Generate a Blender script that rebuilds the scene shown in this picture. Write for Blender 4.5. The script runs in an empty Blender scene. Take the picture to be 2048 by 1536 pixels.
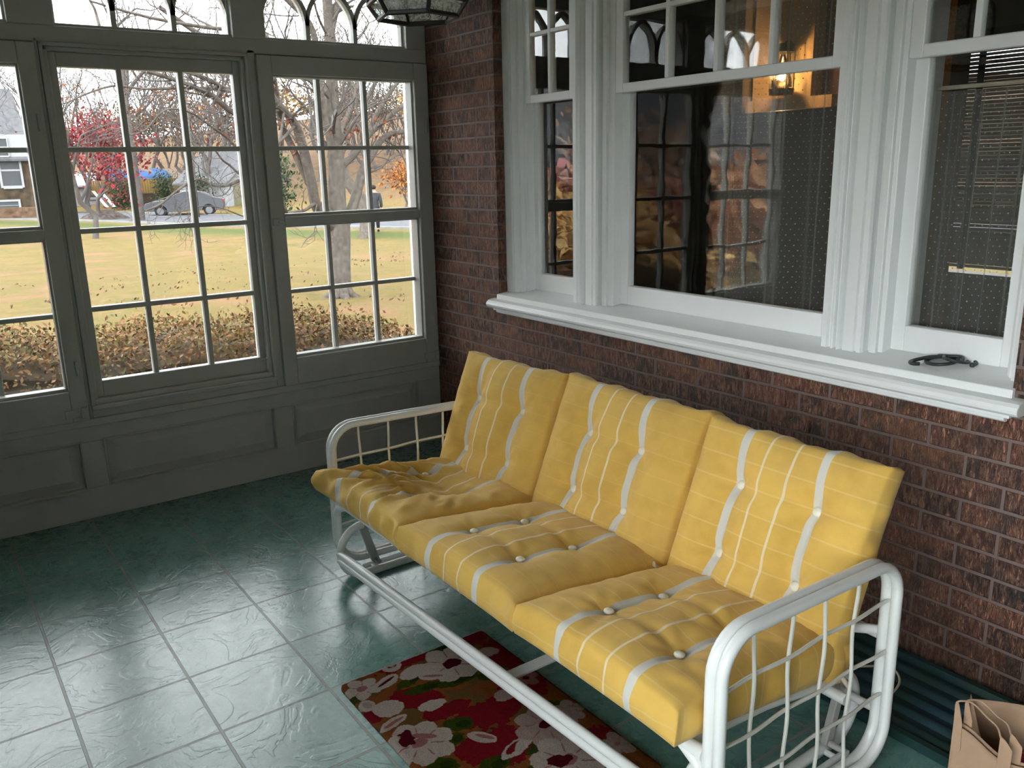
import bpy, bmesh, math, random
import numpy as np
from mathutils import Vector, Matrix, noise as mnoise

random.seed(7); rng = np.random.default_rng(7)
scene = bpy.context.scene
COL = scene.collection
PI = math.pi
CX, CY, CZ = -2.2406, -3.8103, 1.4226      # where the photographer held the phone

# ------------------------------------------------------------------ materials
def nt_new(name):
    m = bpy.data.materials.new(name); m.use_nodes = True
    nt = m.node_tree; nt.nodes.clear()
    out = nt.nodes.new('ShaderNodeOutputMaterial')
    return m, nt, out
class G:
    """tiny node-graph helper"""
    def __init__(s, nt): s.nt = nt
    def n(s, typ, ins=None, **props):
        nd = s.nt.nodes.new(typ)
        for k, v in props.items(): setattr(nd, k, v)
        for k, v in (ins or {}).items():
            if hasattr(v, 'node'): s.nt.links.new(v, nd.inputs[k])
            else: nd.inputs[k].default_value = v
        return nd
    def math(s, op, a, b=0.0, c=0.0, clamp=False):
        nd = s.n('ShaderNodeMath', {0: a, 1: b, 2: c}, operation=op); nd.use_clamp = clamp
        return nd.outputs[0]
    def mix(s, f, a, b, typ='MIX'):
        nd = s.n('ShaderNodeMix', data_type='RGBA', blend_type=typ)
        for i, v in ((0, f), (6, a), (7, b)):
            if hasattr(v, 'node'): s.nt.links.new(v, nd.inputs[i])
            else: nd.inputs[i].default_value = v if i == 0 else (*v[:3], 1)
        return nd.outputs[2]
    def ramp(s, f, stops):
        nd = s.n('ShaderNodeValToRGB', {0: f}); cr = nd.color_ramp
        while len(cr.elements) < len(stops): cr.elements.new(0.5)
        for e, (p, c) in zip(cr.elements, stops):
            e.position = p; e.color = (*c[:3], 1) if len(c) >= 3 else (c[0],)*3 + (1,)
        return nd.outputs[0]
    def noise(s, vec, scale, detail=3, rough=.55, dist=0.):
        ins = {'Scale': scale, 'Detail': detail, 'Roughness': rough, 'Distortion': dist}
        if vec is not None: ins['Vector'] = vec
        return s.n('ShaderNodeTexNoise', ins)
    def bump(s, h, strength=.3, dist=.01, normal=None):
        ins = {'Height': h, 'Strength': strength, 'Distance': dist}
        if normal is not None: ins['Normal'] = normal
        return s.n('ShaderNodeBump', ins).outputs[0]
    def vmul(s, v, xyz):
        return s.n('ShaderNodeVectorMath', {0: v, 1: xyz}, operation='MULTIPLY').outputs[0]
    def vadd(s, v, xyz):
        return s.n('ShaderNodeVectorMath', {0: v, 1: xyz}, operation='ADD').outputs[0]
    def pos(s): return s.n('ShaderNodeNewGeometry').outputs['Position']
    def obj(s): return s.n('ShaderNodeTexCoord').outputs['Object']
    def uv(s): return s.n('ShaderNodeTexCoord').outputs['UV']

def principled(g, out, **ins):
    b = g.n('ShaderNodeBsdfPrincipled', {k.replace('_', ' '): v for k, v in ins.items()})
    g.nt.links.new(b.outputs[0], out.inputs[0])
    return b

def simple(name, col, rough=.5, var=.12, scale=8., metal=0., bump=0., bscale=40., spec=.5, coat=0.):
    m, nt, out = nt_new(name); g = G(nt); v = g.obj()
    nz = g.noise(v, scale, 4).outputs[0]
    dark = tuple(c*(1-var) for c in col); light = tuple(min(1, c*(1+var)) for c in col)
    c = g.ramp(nz, [(.3, dark), (.7, light)])
    ins = dict(Base_Color=c, Roughness=rough, Metallic=metal, Coat_Weight=coat)
    ins['Specular IOR Level'] = spec
    if bump: ins['Normal'] = g.bump(g.noise(v, bscale, 3).outputs[0], bump, .004)
    principled(g, out, **ins)
    return m

# ------------------------------------------------------------------ mesh building
class MB:
    def __init__(s): s.v = []; s.f = []; s.uv = None
    def add(s, vs, fs):
        b = len(s.v); s.v.extend(tuple(map(float, p)) for p in vs); s.f.extend(tuple(b+i for i in f) for f in fs); return s
    def box(s, x0, x1, y0, y1, z0, z1):
        x0, x1 = min(x0, x1), max(x0, x1); y0, y1 = min(y0, y1), max(y0, y1); z0, z1 = min(z0, z1), max(z0, z1)
        return s.add([(x0,y0,z0),(x1,y0,z0),(x1,y1,z0),(x0,y1,z0),(x0,y0,z1),(x1,y0,z1),(x1,y1,z1),(x0,y1,z1)],
                     [(0,3,2,1),(4,5,6,7),(0,1,5,4),(1,2,6,5),(2,3,7,6),(3,0,4,7)])
    def tube(s, path, r, seg=10, closed=False, caps=True):
        P = [Vector(p) for p in path]; n = len(P)
        R = list(r) if hasattr(r, '__len__') else [r]*n
        T = []
        for i in range(n):
            a = P[(i-1) % n] if (closed or i > 0) else P[i]; b = P[(i+1) % n] if (closed or i < n-1) else P[i]
            t = b-a; T.append(t.normalized() if t.length > 1e-9 else Vector((0,0,1)))
        up = Vector((0,0,1)) if abs(T[0].z) < .9 else Vector((1,0,0))
        u = (up - T[0]*up.dot(T[0])).normalized()
        vs = []
        for i in range(n):
            u = (u - T[i]*u.dot(T[i]))
            if u.length < 1e-6: u = T[i].orthogonal()
            u.normalize(); w = T[i].cross(u)
            for k in range(seg):
                a = 2*PI*k/seg; vs.append(P[i] + (u*math.cos(a)+w*math.sin(a))*R[i])
        fs = []
        for i in range(n if closed else n-1):
            j = (i+1) % n
            for k in range(seg):
                k2 = (k+1) % seg; fs.append((i*seg+k, i*seg+k2, j*seg+k2, j*seg+k))
        if caps and not closed:
            fs.append(tuple(range(seg-1, -1, -1))); fs.append(tuple((n-1)*seg+k for k in range(seg)))
        return s.add(vs, fs)
    def prism(s, prof, axis, a0, a1):
        """prof: 2-D polygon in the two other axes (order x,y,z minus axis), extruded a0..a1"""
        n = len(prof); vs = []
        for a in (a0, a1):
            for p, q in prof:
                vs.append({'x': (a,p,q), 'y': (p,a,q), 'z': (p,q,a)}[axis])
        fs = [tuple(range(n)), tuple(range(2*n-1, n-1, -1))] + [((i+1) % n, i, n+i, n+(i+1) % n) for i in range(n)]
        return s.add(vs, fs)
    def lathe(s, prof, cx=0, cy=0, seg=24, z0=0):
        vs = []; n = len(prof)
        for r, z in prof:
            for k in range(seg):
                a = 2*PI*k/seg; vs.append((cx+r*math.cos(a), cy+r*math.sin(a), z0+z))
        fs = []
        for i in range(n-1):
            for k in range(seg):
                k2 = (k+1) % seg; fs.append((i*seg+k, i*seg+k2, (i+1)*seg+k2, (i+1)*seg+k))
        fs.append(tuple(range(seg-1, -1, -1))); fs.append(tuple((n-1)*seg+k for k in range(seg)))
        return s.add(vs, fs)
    def ball(s, c, r, seg=12, rings=8, sq=(1,1,1)):
        prof = [(max(1e-4, math.sin(PI*i/rings))*r, -math.cos(PI*i/rings)*r) for i in range(rings+1)]
        t = MB().lathe(prof, seg=seg)
        return s.add([(c[0]+x*sq[0], c[1]+y*sq[1], c[2]+z*sq[2]) for x, y, z in t.v], t.f)
    def xf(s, M):
        s.v = [tuple(M @ Vector(p)) for p in s.v]; return s
    def build(s, name, mat=None, parent=None, smooth=False, bevel=0., angle=40, fix=True):
        me = bpy.data.meshes.new(name); me.from_pydata(s.v, [], s.f); me.update()
        if fix:
            bm = bmesh.new(); bm.from_mesh(me); bmesh.ops.recalc_face_normals(bm, faces=bm.faces); bm.to_mesh(me); bm.free()
        if s.uv is not None:
            l = me.uv_layers.new(name='UVMap'); vi = np.empty(len(me.loops), dtype=np.int32); me.loops.foreach_get('vertex_index', vi)
            l.data.foreach_set('uv', np.asarray(s.uv, dtype=np.float32)[vi].ravel())
        if mat is not None: me.materials.append(mat)
        o = bpy.data.objects.new(name, me); COL.objects.link(o)
        if parent is not None: o.parent = parent
        if smooth:
            me.polygons.foreach_set('use_smooth', [True]*len(me.polygons))
            if smooth != 'all':
                me.set_sharp_from_angle(angle=math.radians(angle))
        if bevel:
            b = o.modifiers.new('bevel', 'BEVEL'); b.width = bevel; b.segments = 2; b.limit_method = 'ANGLE'; b.angle_limit = math.radians(50)
        return o

def tag(o, label=None, cat=None, group=None, kind=None):
    if label: o['label'] = label
    if cat: o['category'] = cat
    if group: o['group'] = group
    if kind: o['kind'] = kind
    return o
def empty(name, loc=(0,0,0), rz=0., **kw):
    o = bpy.data.objects.new(name, None); COL.objects.link(o); o.location = loc; o.rotation_euler = (0,0,rz)
    o.empty_display_size = .05
    return tag(o, **kw)
def struct(o, label=None, cat=None):
    o['kind'] = 'structure'
    if label: o['label'] = label
    if cat: o['category'] = cat
    return o
def copy_tree(o, parent=None):
    c = o.copy(); COL.objects.link(c)
    if parent is not None: c.parent = parent
    for ch in list(o.children): copy_tree(ch, c)
    return c
def arc(cx, cz, r, a0, a1, n, y=0.):
    return [(cx+r*math.cos(math.radians(a0+(a1-a0)*i/n)), y, cz+r*math.sin(math.radians(a0+(a1-a0)*i/n))) for i in range(n+1)]
def rrect(x0, x1, z0, z1, r, y=0., n=8):
    return (arc(x1-r, z1-r, r, 0, 90, n, y) + arc(x0+r, z1-r, r, 90, 180, n, y) +
            arc(x0+r, z0+r, r, 180, 270, n, y) + arc(x1-r, z0+r, r, 270, 360, n, y))
SKY, SKY_SIDE, EXPO = 6.0, 1.75, 0.16
# ------------------------------------------------------------------ material library
M = {}
def paint(name, col, rough=.38, grime=.08):
    m, nt, out = nt_new(name); g = G(nt); p = g.pos()
    n1 = g.noise(p, 2.2, 5, .6).outputs[0]; n2 = g.noise(p, 12, 4, .6).outputs[0]
    f = g.math('ADD', g.math('MULTIPLY', n1, .6), g.math('MULTIPLY', n2, .4))
    c = g.ramp(f, [(.36, tuple(x*(1-grime) for x in col)), (.56, col)])
    h = g.noise(p, 40, 3).outputs[0]
    principled(g, out, Base_Color=c, Roughness=rough, Normal=g.bump(h, .05, .003))
    return m
M['trim'] = paint('white_gloss_paint', (.83, .85, .85), .34, .02)
M['porch'] = paint('dimmed_white_paint', (.47, .475, .445), .42, .10)  # white paint greyed in its base colour, standing in for backlit shade
M['ceil'] = paint('ceiling_paint', (.60, .62, .56), .6, .06)

def brick():
    m, nt, out = nt_new('brown_wire_cut_brick'); g = G(nt); p = g.pos()
    sep = g.n('ShaderNodeSeparateXYZ', {0: p})
    along = g.math('ADD', sep.outputs[0], sep.outputs[1])
    wob = g.math('MULTIPLY', g.math('SUBTRACT', g.noise(p, 5, 2).outputs[0], .5), .006)
    z = g.math('ADD', sep.outputs[2], wob)
    v = g.n('ShaderNodeCombineXYZ', {0: along, 1: z, 2: 0.}).outputs[0]
    bt = g.n('ShaderNodeTexBrick', {'Vector': v, 'Scale': 1., 'Mortar Size': .0058, 'Mortar Smooth': .25, 'Bias': 0., 'Brick Width': .212, 'Row Height': .0647,
             'Color1': (0,0,0,1), 'Color2': (1,1,1,1), 'Mortar': (.5,.5,.5,1)}, offset=.5, offset_frequency=2)
    tone = bt.outputs[0]; fac = bt.outputs[1]
    base = g.ramp(tone, [(0., (.070,.042,.038)), (.2, (.175,.072,.052)), (.45, (.250,.096,.060)), (.62, (.105,.052,.043)), (.8, (.200,.080,.055)), (1., (.320,.140,.075))])
    grain = g.noise(g.vmul(v, (70, 22, 1)), 1, 4, .65).outputs[0]
    tex = g.noise(g.vmul(v, (150, 34, 1)), 1, 3, .6, .6).outputs[0]
    blot = g.noise(p, 11, 4, .6).outputs[0]
    c = g.mix(g.ramp(grain, [(.44, (0,)), (.60, (.85,))]), base, (.40, .195, .120))
    c = g.mix(g.ramp(blot, [(.5, (0,)), (.66, (.75,))]), c, (.060, .054, .052))
    spl = g.n('ShaderNodeTexVoronoi', {'Vector': p, 'Scale': 30.}).outputs['Distance']
    c = g.mix(g.ramp(spl, [(.045, (.5,)), (.06, (0,))]), c, (.30, .27, .24))
    c = g.mix(fac, c, (.165, .112, .098))
    h = g.math('MULTIPLY', g.math('SUBTRACT', 1.0, fac), g.math('ADD', .6, g.math('MULTIPLY', g.ramp(tex, [(.38, (0,)), (.6, (1,))]), .55)))
    principled(g, out, Base_Color=c, Roughness=.72, Normal=g.bump(h, 1., .030))
    return m
M['brick'] = brick()

def floor_mat():
    m, nt, out = nt_new('green_slate_look_tile'); g = G(nt); p = g.pos()
    v = g.vadd(p, (2.0565+.3048*40, .548+.3063*60, 0))
    bt = g.n('ShaderNodeTexBrick', {'Vector': v, 'Scale': 1., 'Mortar Size': .0045, 'Mortar Smooth': .3, 'Brick Width': .3048, 'Row Height': .3063,
             'Color1': (0,0,0,1), 'Color2': (1,1,1,1), 'Mortar': (.5,.5,.5,1)}, offset=0., offset_frequency=2)
    tone = bt.outputs[0]; fac = bt.outputs[1]
    off = g.n('ShaderNodeVectorMath', {0: tone, 1: (17.3, 9.1, 4.7)}, operation='MULTIPLY').outputs[0]
    q = g.n('ShaderNodeVectorMath', {0: p, 1: off}, operation='ADD').outputs[0]
    n1 = g.noise(q, 4.6, 4, .60, 1.0).outputs[0]
    n2 = g.noise(q, 30, 5, .65, .4).outputs[0]
    c = g.ramp(n1, [(.30, (.070,.180,.155)), (.5, (.105,.245,.215)), (.72, (.140,.295,.262))])
    c = g.mix(g.math('MULTIPLY', tone, .25), c, (.085, .185, .180))
    c = g.mix(fac, c, (.21, .22, .205))
    step = g.ramp(n1, [(.33, (0,)), (.36, (.25,)), (.45, (.3,)), (.475, (.55,)), (.55, (.6,)), (.575, (.85,)), (.7, (1,))])
    h = g.math('ADD', g.math('MULTIPLY', step, .50), g.math('ADD', g.math('MULTIPLY', n2, .10), g.math('MULTIPLY', g.noise(q, 3.2, 2).outputs[0], .9)))
    h = g.math('SUBTRACT', h, g.math('MULTIPLY', fac, 1.1))
    r = g.math('ADD', .20, g.math('ADD', g.math('MULTIPLY', n2, .16), g.math('MULTIPLY', fac, .25)))
    principled(g, out, Base_Color=c, Roughness=r, Normal=g.bump(h, .55, .0065), Coat_Weight=.36, Coat_Roughness=.24, **{'Specular IOR Level': .6})
    return m
M['floor'] = floor_mat()

def fabric(name, weight, bright=1.):
    """yellow canvas with woven white stripes; uv in metres, u across the cushion"""
    m, nt, out = nt_new(name); g = G(nt); uv = g.uv()
    s = g.n('ShaderNodeSeparateXYZ', {0: uv}); u, v = s.outputs[0], s.outputs[1]
    def band(x, c, half, soft=.0012):
        d = g.math('ABSOLUTE', g.math('SUBTRACT', x, c))
        return g.math('SUBTRACT', 1., g.math('DIVIDE', g.math('SUBTRACT', d, half), soft, clamp=True), clamp=True)
    p = g.obj()
    nz = g.noise(p, 9, 5, .6).outputs[0]
    y = g.ramp(nz, [(.32, tuple(c*bright for c in (.58,.352,.072))), (.6, tuple(c*bright for c in (.68,.428,.096)))])
    st = g.noise(p, 4, 3, .6).outputs[0]
    y = g.mix(g.ramp(st, [(.55, (0,)), (.72, (.45,))]), y, (.50, .31, .10))
    wide = g.math('MAXIMUM', band(u, -.118, .0115), band(u, .118, .0115))
    thin = g.math('MAXIMUM', band(u, -.039, .0028), band(u, .039, .0028))
    vm = g.math('ABSOLUTE', g.math('SUBTRACT', g.math('MODULO', g.math('ADD', v, 10.031), .062), .031))
    hor = g.math('MULTIPLY', g.math('SUBTRACT', 1., g.math('DIVIDE', g.math('SUBTRACT', vm, .0016), .0012, clamp=True), clamp=True), weight)
    c = g.mix(hor, y, (.78, .58, .26))
    c = g.mix(g.math('MULTIPLY', thin, .75), c, (.80, .70, .50))
    c = g.mix(g.math('MULTIPLY', wide, .95), c, (.62, .61, .56))
    wv = g.n('ShaderNodeTexWave', {'Vector': uv, 'Scale': 320., 'Distortion': 0.}, bands_direction='X').outputs[1]
    wv2 = g.n('ShaderNodeTexWave', {'Vector': uv, 'Scale': 320., 'Distortion': 0.}, bands_direction='Y').outputs[1]
    h = g.math('ADD', g.math('MULTIPLY', g.math('ADD', wv, wv2), .1), g.noise(p, 55, 4).outputs[0])
    principled(g, out, Base_Color=c, Roughness=.82, Normal=g.bump(h, .18, .003), Sheen_Weight=.15, **{'Specular IOR Level': .25})
    return m
M['fab_far'] = fabric('yellow_canvas_faded', .10)
M['fab_mid'] = fabric('yellow_canvas', .16)
M['fab_near'] = fabric('yellow_canvas_bright', .42, 1.07)
M['button'] = simple('cream_button', (.76, .73, .62), .45, .04)
M['metal_white'] = simple('white_enamel_tube', (.78, .80, .79), .28, .015, bump=.02, coat=.2)
M['metal_wire'] = simple('white_enamel_wire', (.68, .68, .63), .35, .06)
M['metal_grey'] = simple('worn_grey_enamel', (.42, .42, .40), .42, .1)
M['black_iron'] = simple('black_iron', (.012, .012, .013), .45, .2, metal=.0)
M['verdigris'] = simple('dark_green_iron', (.030, .042, .040), .4, .4, scale=30, metal=.2, bump=.2)
M['cord'] = simple('cream_cord', (.62, .55, .42), .7)
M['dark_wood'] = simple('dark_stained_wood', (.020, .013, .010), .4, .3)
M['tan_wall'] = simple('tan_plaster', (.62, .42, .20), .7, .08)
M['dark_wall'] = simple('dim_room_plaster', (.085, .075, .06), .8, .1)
M['kraft'] = simple('brown_kraft_paper', (.38, .245, .155), .75, .08, scale=20, bump=.15, bscale=60)
M['pink'] = simple('magenta_tissue', (.45, .02, .10), .6, .2)
M['rubber'] = simple('grey_rubber', (.05, .05, .05), .6)

def glass(name, wav=.12, haze=.03, refl=1.25, scale=5.):
    m, nt, out = nt_new(name); g = G(nt); p = g.pos()
    nz = g.noise(p, scale, 2, .5).outputs[0]
    nor = g.bump(nz, wav, .02)
    fr = g.n('ShaderNodeFresnel', {'IOR': 1.5}).outputs[0]
    fr = g.math('MULTIPLY', fr, refl, clamp=True)
    tr = g.n('ShaderNodeBsdfTransparent', {'Color': (.965, .975, .965, 1)}).outputs[0]
    df = g.n('ShaderNodeBsdfTranslucent', {'Color': (.8, .8, .78, 1)}).outputs[0]
    hz = g.ramp(g.noise(p, 9, 4, .6).outputs[0], [(.5, (haze*.3,)), (.75, (haze*2,))])
    mx = g.n('ShaderNodeMixShader', {0: hz, 1: tr, 2: df}).outputs[0]
    gl = g.n('ShaderNodeBsdfGlossy', {'Color': (1,1,1,1), 'Roughness': .015, 'Normal': nor}).outputs[0]
    o = g.n('ShaderNodeMixShader', {0: fr, 1: mx, 2: gl}).outputs[0]
    nt.links.new(o, out.inputs[0]); return m
M['glass'] = glass('old_window_glass', .012, .004, .9)
M['glass_house'] = glass('wavy_house_glass', .022, .004, 1.75, 6.)
M['glass_cone'] = glass('clear_lamp_glass', .05, .02, 1.2, 20.)
M['glass_lamp'] = glass('rippled_lantern_glass', .5, .85, 2., 60.)

def lantern_glass():
    m, nt, out = nt_new('rippled_lantern_glass'); g = G(nt); p = g.obj()
    nz = g.noise(p, 70, 3, .6, 1.5).outputs[0]
    tr = g.n('ShaderNodeBsdfTransparent', {'Color': (.92, .97, .95, 1)}).outputs[0]
    df = g.n('ShaderNodeBsdfTranslucent', {'Color': (.92, .96, .95, 1)}).outputs[0]
    dd = g.n('ShaderNodeBsdfDiffuse', {'Color': (.80, .86, .85, 1)}).outputs[0]
    d2 = g.n('ShaderNodeMixShader', {0: .45, 1: df, 2: dd}).outputs[0]
    a = g.n('ShaderNodeMixShader', {0: g.ramp(nz, [(.40, (.25,)), (.58, (.95,))]), 1: tr, 2: d2}).outputs[0]
    gl = g.n('ShaderNodeBsdfGlossy', {'Roughness': .08, 'Normal': g.bump(nz, .8, .01)}).outputs[0]
    nt.links.new(g.n('ShaderNodeMixShader', {0: .22, 1: a, 2: gl}).outputs[0], out.inputs[0]); return m
M['glass_lamp'] = lantern_glass()

def sheer():
    m, nt, out = nt_new('dotted_swiss_sheer'); g = G(nt); uv = g.uv()
    s = g.n('ShaderNodeSeparateXYZ', {0: uv}); u, v = s.outputs[0], s.outputs[1]
    row = g.math('FLOOR', g.math('DIVIDE', v, .018))
    u2 = g.math('ADD', u, g.math('MULTIPLY', row, .012))
    du = g.math('SUBTRACT', g.math('FRACT', g.math('DIVIDE', u2, .024)), .5)
    dv = g.math('SUBTRACT', g.math('FRACT', g.math('DIVIDE', v, .018)), .5)
    d = g.math('ADD', g.math('POWER', g.math('MULTIPLY', du, .024), 2.), g.math('POWER', g.math('MULTIPLY', dv, .018), 2.))
    dot = g.math('LESS_THAN', d, .0021**2)
    lw = g.n('ShaderNodeLayerWeight', {'Blend': .5}).outputs['Facing']
    op = g.math('ADD', .20, g.math('MULTIPLY', g.math('POWER', lw, 2.2), .6))
    op = g.math('MAXIMUM', op, g.math('MULTIPLY', dot, .8))
    tr = g.n('ShaderNodeBsdfTransparent').outputs[0]
    df = g.n('ShaderNodeBsdfDiffuse', {'Color': (.8,.8,.78,1)}).outputs[0]
    tl = g.n('ShaderNodeBsdfTranslucent', {'Color': (.8,.8,.78,1)}).outputs[0]
    b = g.n('ShaderNodeMixShader', {0: .4, 1: df, 2: tl}).outputs[0]
    nt.links.new(g.n('ShaderNodeMixShader', {0: op, 1: tr, 2: b}).outputs[0], out.inputs[0]); return m
M['sheer'] = sheer()

def emit(name, col, st):
    m, nt, out = nt_new(name); g = G(nt)
    nt.links.new(g.n('ShaderNodeEmission', {'Color': (*col, 1), 'Strength': st}).outputs[0], out.inputs[0]); return m
M['bulb'] = emit('glowing_filament_bulb', (1., .62, .22), 30.)

# outdoors
def osimple(*a, **k): return simple(*a, spec=.06, **k)
def lawn_mat():
    m, nt, out = nt_new('autumn_lawn'); g = G(nt); p = g.pos()
    n1 = g.noise(p, .42, 6, .65).outputs[0]; n2 = g.noise(p, 9, 6, .7).outputs[0]; n3 = g.noise(p, 60, 3, .7).outputs[0]
    c = g.ramp(n1, [(.28, (.050,.054,.012)), (.41, (.128,.084,.029)), (.50, (.088,.072,.018)), (.66, (.150,.080,.044))])
    c = g.mix(g.ramp(n2, [(.4, (0,)), (.7, (.5,))]), c, (.155, .110, .046))
    c = g.mix(g.ramp(n3, [(.62, (0,)), (.70, (.55,))]), c, (.055, .036, .014))
    s = g.n('ShaderNodeSeparateXYZ', {0: p})
    # greener strip of grass beside the road
    d = g.math('SUBTRACT', g.math('ADD', g.math('MULTIPLY', s.outputs[0], .924), g.math('MULTIPLY', s.outputs[1], .382)), 20.0)
    w = g.math('ADD', d, g.math('MULTIPLY', n2, 2.2))
    c = g.mix(g.ramp(g.math('DIVIDE', w, 4.0), [(.0, (0,)), (.5, (.85,)), (.80, (.85,)), (.95, (0,))]), c, (.040, .060, .014))
    far = g.math('ADD', g.math('SUBTRACT', d, 12.), g.math('MULTIPLY', n1, 10.))
    hill = g.ramp(g.noise(p, 1.3, 5, .7).outputs[0], [(.36, (.030,.018,.012)), (.5, (.070,.038,.020)), (.66, (.105,.060,.024))])
    c = g.mix(g.ramp(g.math('DIVIDE', far, 24.), [(.3, (0,)), (.75, (.9,))]), c, hill)
    principled(g, out, Base_Color=c, Roughness=.95, Normal=g.bump(g.math('ADD', n2, n3), .8, .05), **{'Specular IOR Level': .1})
    return m
M['lawn'] = lawn_mat()
M['asphalt'] = osimple('pale_asphalt', (.060, .060, .066), .8, .15, 3)
M['kerb'] = osimple('concrete', (.12, .117, .11), .8, .1, 3)
M['bark'] = osimple('grey_brown_bark', (.062, .052, .044), .9, .35, 12, bump=.8, bscale=30)
M['bark_far'] = osimple('far_bark', (.058, .050, .046), .9, .3, 3)
M['twig'] = osimple('twig_grey', (.060, .052, .048), .9, .2, 3)
M['red_leaf'] = osimple('red_maple_leaf', (0.1240, 0.0136, 0.0174), .6, .5, 6)
M['rust_leaf'] = osimple('rust_leaf', (0.0992, 0.0341, 0.0174), .7, .5, 6)
M['gold_leaf'] = osimple('golden_leaf', (0.1674, 0.0899, 0.0186), .6, .45, 5)
M['orange_leaf'] = osimple('orange_leaf', (0.1674, 0.0589, 0.0136), .6, .45, 5)
M['green_leaf'] = osimple('dark_evergreen', (0.0248, 0.0360, 0.0161), .6, .5, 6)
M['brown_leaf'] = osimple('brown_leaf', (0.0806, 0.0484, 0.0298), .8, .5, 4)
M['hedge_leaf'] = osimple('bronze_hedge_leaf', (.155, .085, .034), .55, .7, 14)
M['hill'] = osimple('leaf_litter_slope', (0.0828, 0.0504, 0.0288), .95, .5, .25, bump=.4, bscale=2)
M['straw'] = osimple('straw_bank', (0.1161, 0.0729, 0.0260), .95, .25, 1.)
M['stone'] = osimple('rubble_stone', (.040, .029, .019), .9, .4, 3.5, bump=.5, bscale=6)
M['slate'] = osimple('grey_slate', (0.0614, 0.0614, 0.0653), .7, .25, 3)
M['siding'] = osimple('white_siding', (.20, .205, .21), .6, .05)
M['cream_wall'] = osimple('cream_siding', (0.1123, 0.1030, 0.0702), .7, .06)
M['dark_glass'] = simple('dark_pane', (.040, .043, .047), .35, .1, spec=.25)
M['tarp'] = osimple('blue_tarp', (.014, .040, .100), .7, .25, 2.)
M['tan_shed'] = osimple('tan_boards', (0.0806, 0.0580, 0.0428), .8, .15)
M['car'] = simple('grey_car_paint', (.030, .033, .039), .42, .03, spec=.3)
M['tyre'] = osimple('tyre_rubber', (.012, .012, .013), .7)
M['hub'] = simple('alloy_hub', (.10, .10, .11), .35, .05, metal=.5)
M['tail'] = simple('red_tail_lamp', (.35, .012, .03), .25)
M['bin'] = osimple('grey_plastic_bin', (.05, .058, .065), .5)
M['cloth_black'] = osimple('black_cloth', (.012, .012, .014), .8)
M['cloth_grey'] = osimple('charcoal_cloth', (.03, .031, .036), .85)
M['skin'] = simple('skin_tone', (.28, .16, .11), .5)
M['hair'] = osimple('dark_hair', (.02, .014, .01), .6)
M['pole'] = osimple('weathered_pole', (0.0900, 0.0806, 0.0720), .9, .2)

for _n, _c in (('gold', (.62, .40, .16)), ('rust', (.50, .25, .17)), ('orange', (.58, .30, .16)), ('red', (.52, .20, .19)), ('brown', (.42, .30, .22))):
    M['garden_'+_n] = osimple('garden_%s_leaf' % _n, _c, .6, .5, 5)
M['dimmed_tan_plaster'] = osimple('dimmed_tan_plaster', (.16, .095, .045), .75, .1)  # darker copy of the tan plaster, for wall outside the lamp's glow
# ------------------------------------------------------------------ the porch shell
H = 2.42                 # ceiling
LW, BK = -3.25, -5.9     # left wall, back wall
struct(MB().box(LW-.15, .14, BK-.15, .14, -.12, 0).build('floor', M['floor']), 'green slate-look tile porch floor')
struct(MB().box(LW-.15, .3, BK-.15, .16, H, H+.1).build('ceiling', M['ceil']), 'painted porch ceiling')
b = MB().box(-1.80, -1.62, BK, 0, 2.27, H); b.box(LW, 0, -2.75, -2.60, 2.27, H)
struct(b.build('trim_6', M['ceil'], bevel=.006), 'ceiling beams')

def sc(v, c, y):  # perspective-free helper: same sight line at depth y behind the wall face
    return c + (v-c)*(1 + y/3.8103)

# ---- far wall (window wall)
w = MB()
yo = .14
# dado made of rails and stiles around sunken panels
panels = [(-2.46, -1.75), (-1.655, -.917), (-.82, -.135)]
w.box(LW, .0, 0, yo, 0, .135); w.box(LW, .0, 0, yo, .338, .437)
xs = [LW] + [v for p in panels for v in p] + [0.]
for i in range(0, len(xs), 2): w.box(xs[i], xs[i+1], 0, yo, .135, .338)
for a, c in panels:
    w.box(a, c, .022, yo, .135, .338)
# posts between openings and head
for a, c in ((LW, -2.56), (-1.70, -1.685), (-.885, -.852), (-.008, .0)): w.box(a, c, 0, yo, .437, 1.93)
w.box(LW, 0, 0, yo, 1.915, 1.975)
for a, c in ((LW, -2.45), (-1.775, -1.618), (-.937, -.795), (-.104, 0.)): w.box(a, c, 0, yo, 1.975, 2.245)
w.box(LW, 0, 0, yo, 2.245, H)
w.box(-1.685, -.885, 0, yo, .437, .478)
struct(w.build('wall_far', M['porch'], bevel=.003), 'white panelled window wall, paint dimmed to its backlit tone')
for a, c in panels:
    f = MB()
    # bevelled raised field inside each sunken panel
    i = .045
    V = [(a,.022,.135),(c,.022,.135),(c,.022,.338),(a,.022,.338)]
    q = [(a+.008,.022,.143),(c-.008,.022,.143),(c-.008,.022,.330),(a+.008,.022,.330),
         (a+i,.008,.135+i),(c-i,.008,.135+i),(c-i,.008,.338-i),(a+i,.008,.338-i)]
    f.add(q, [(0,1,5,4),(1,2,6,5),(2,3,7,6),(3,0,4,7),(4,5,6,7)])
    f.box(a-.006, c+.006, -.008, 0, .338, .346); f.box(a-.006, c+.006, -.008, 0, .127, .135)
    f.box(a-.006, a, -.008, 0, .135, .338); f.box(c, c+.006, -.008, 0, .135, .338)
    struct(f.build('trim_1', M['porch'], bevel=.002), 'raised panel moulding on the dado')
struct(MB().box(LW, 0, -.012, 0, .405, .437).build('trim_2', M['porch'], bevel=.004), 'ledge strip under the porch windows')

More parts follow.
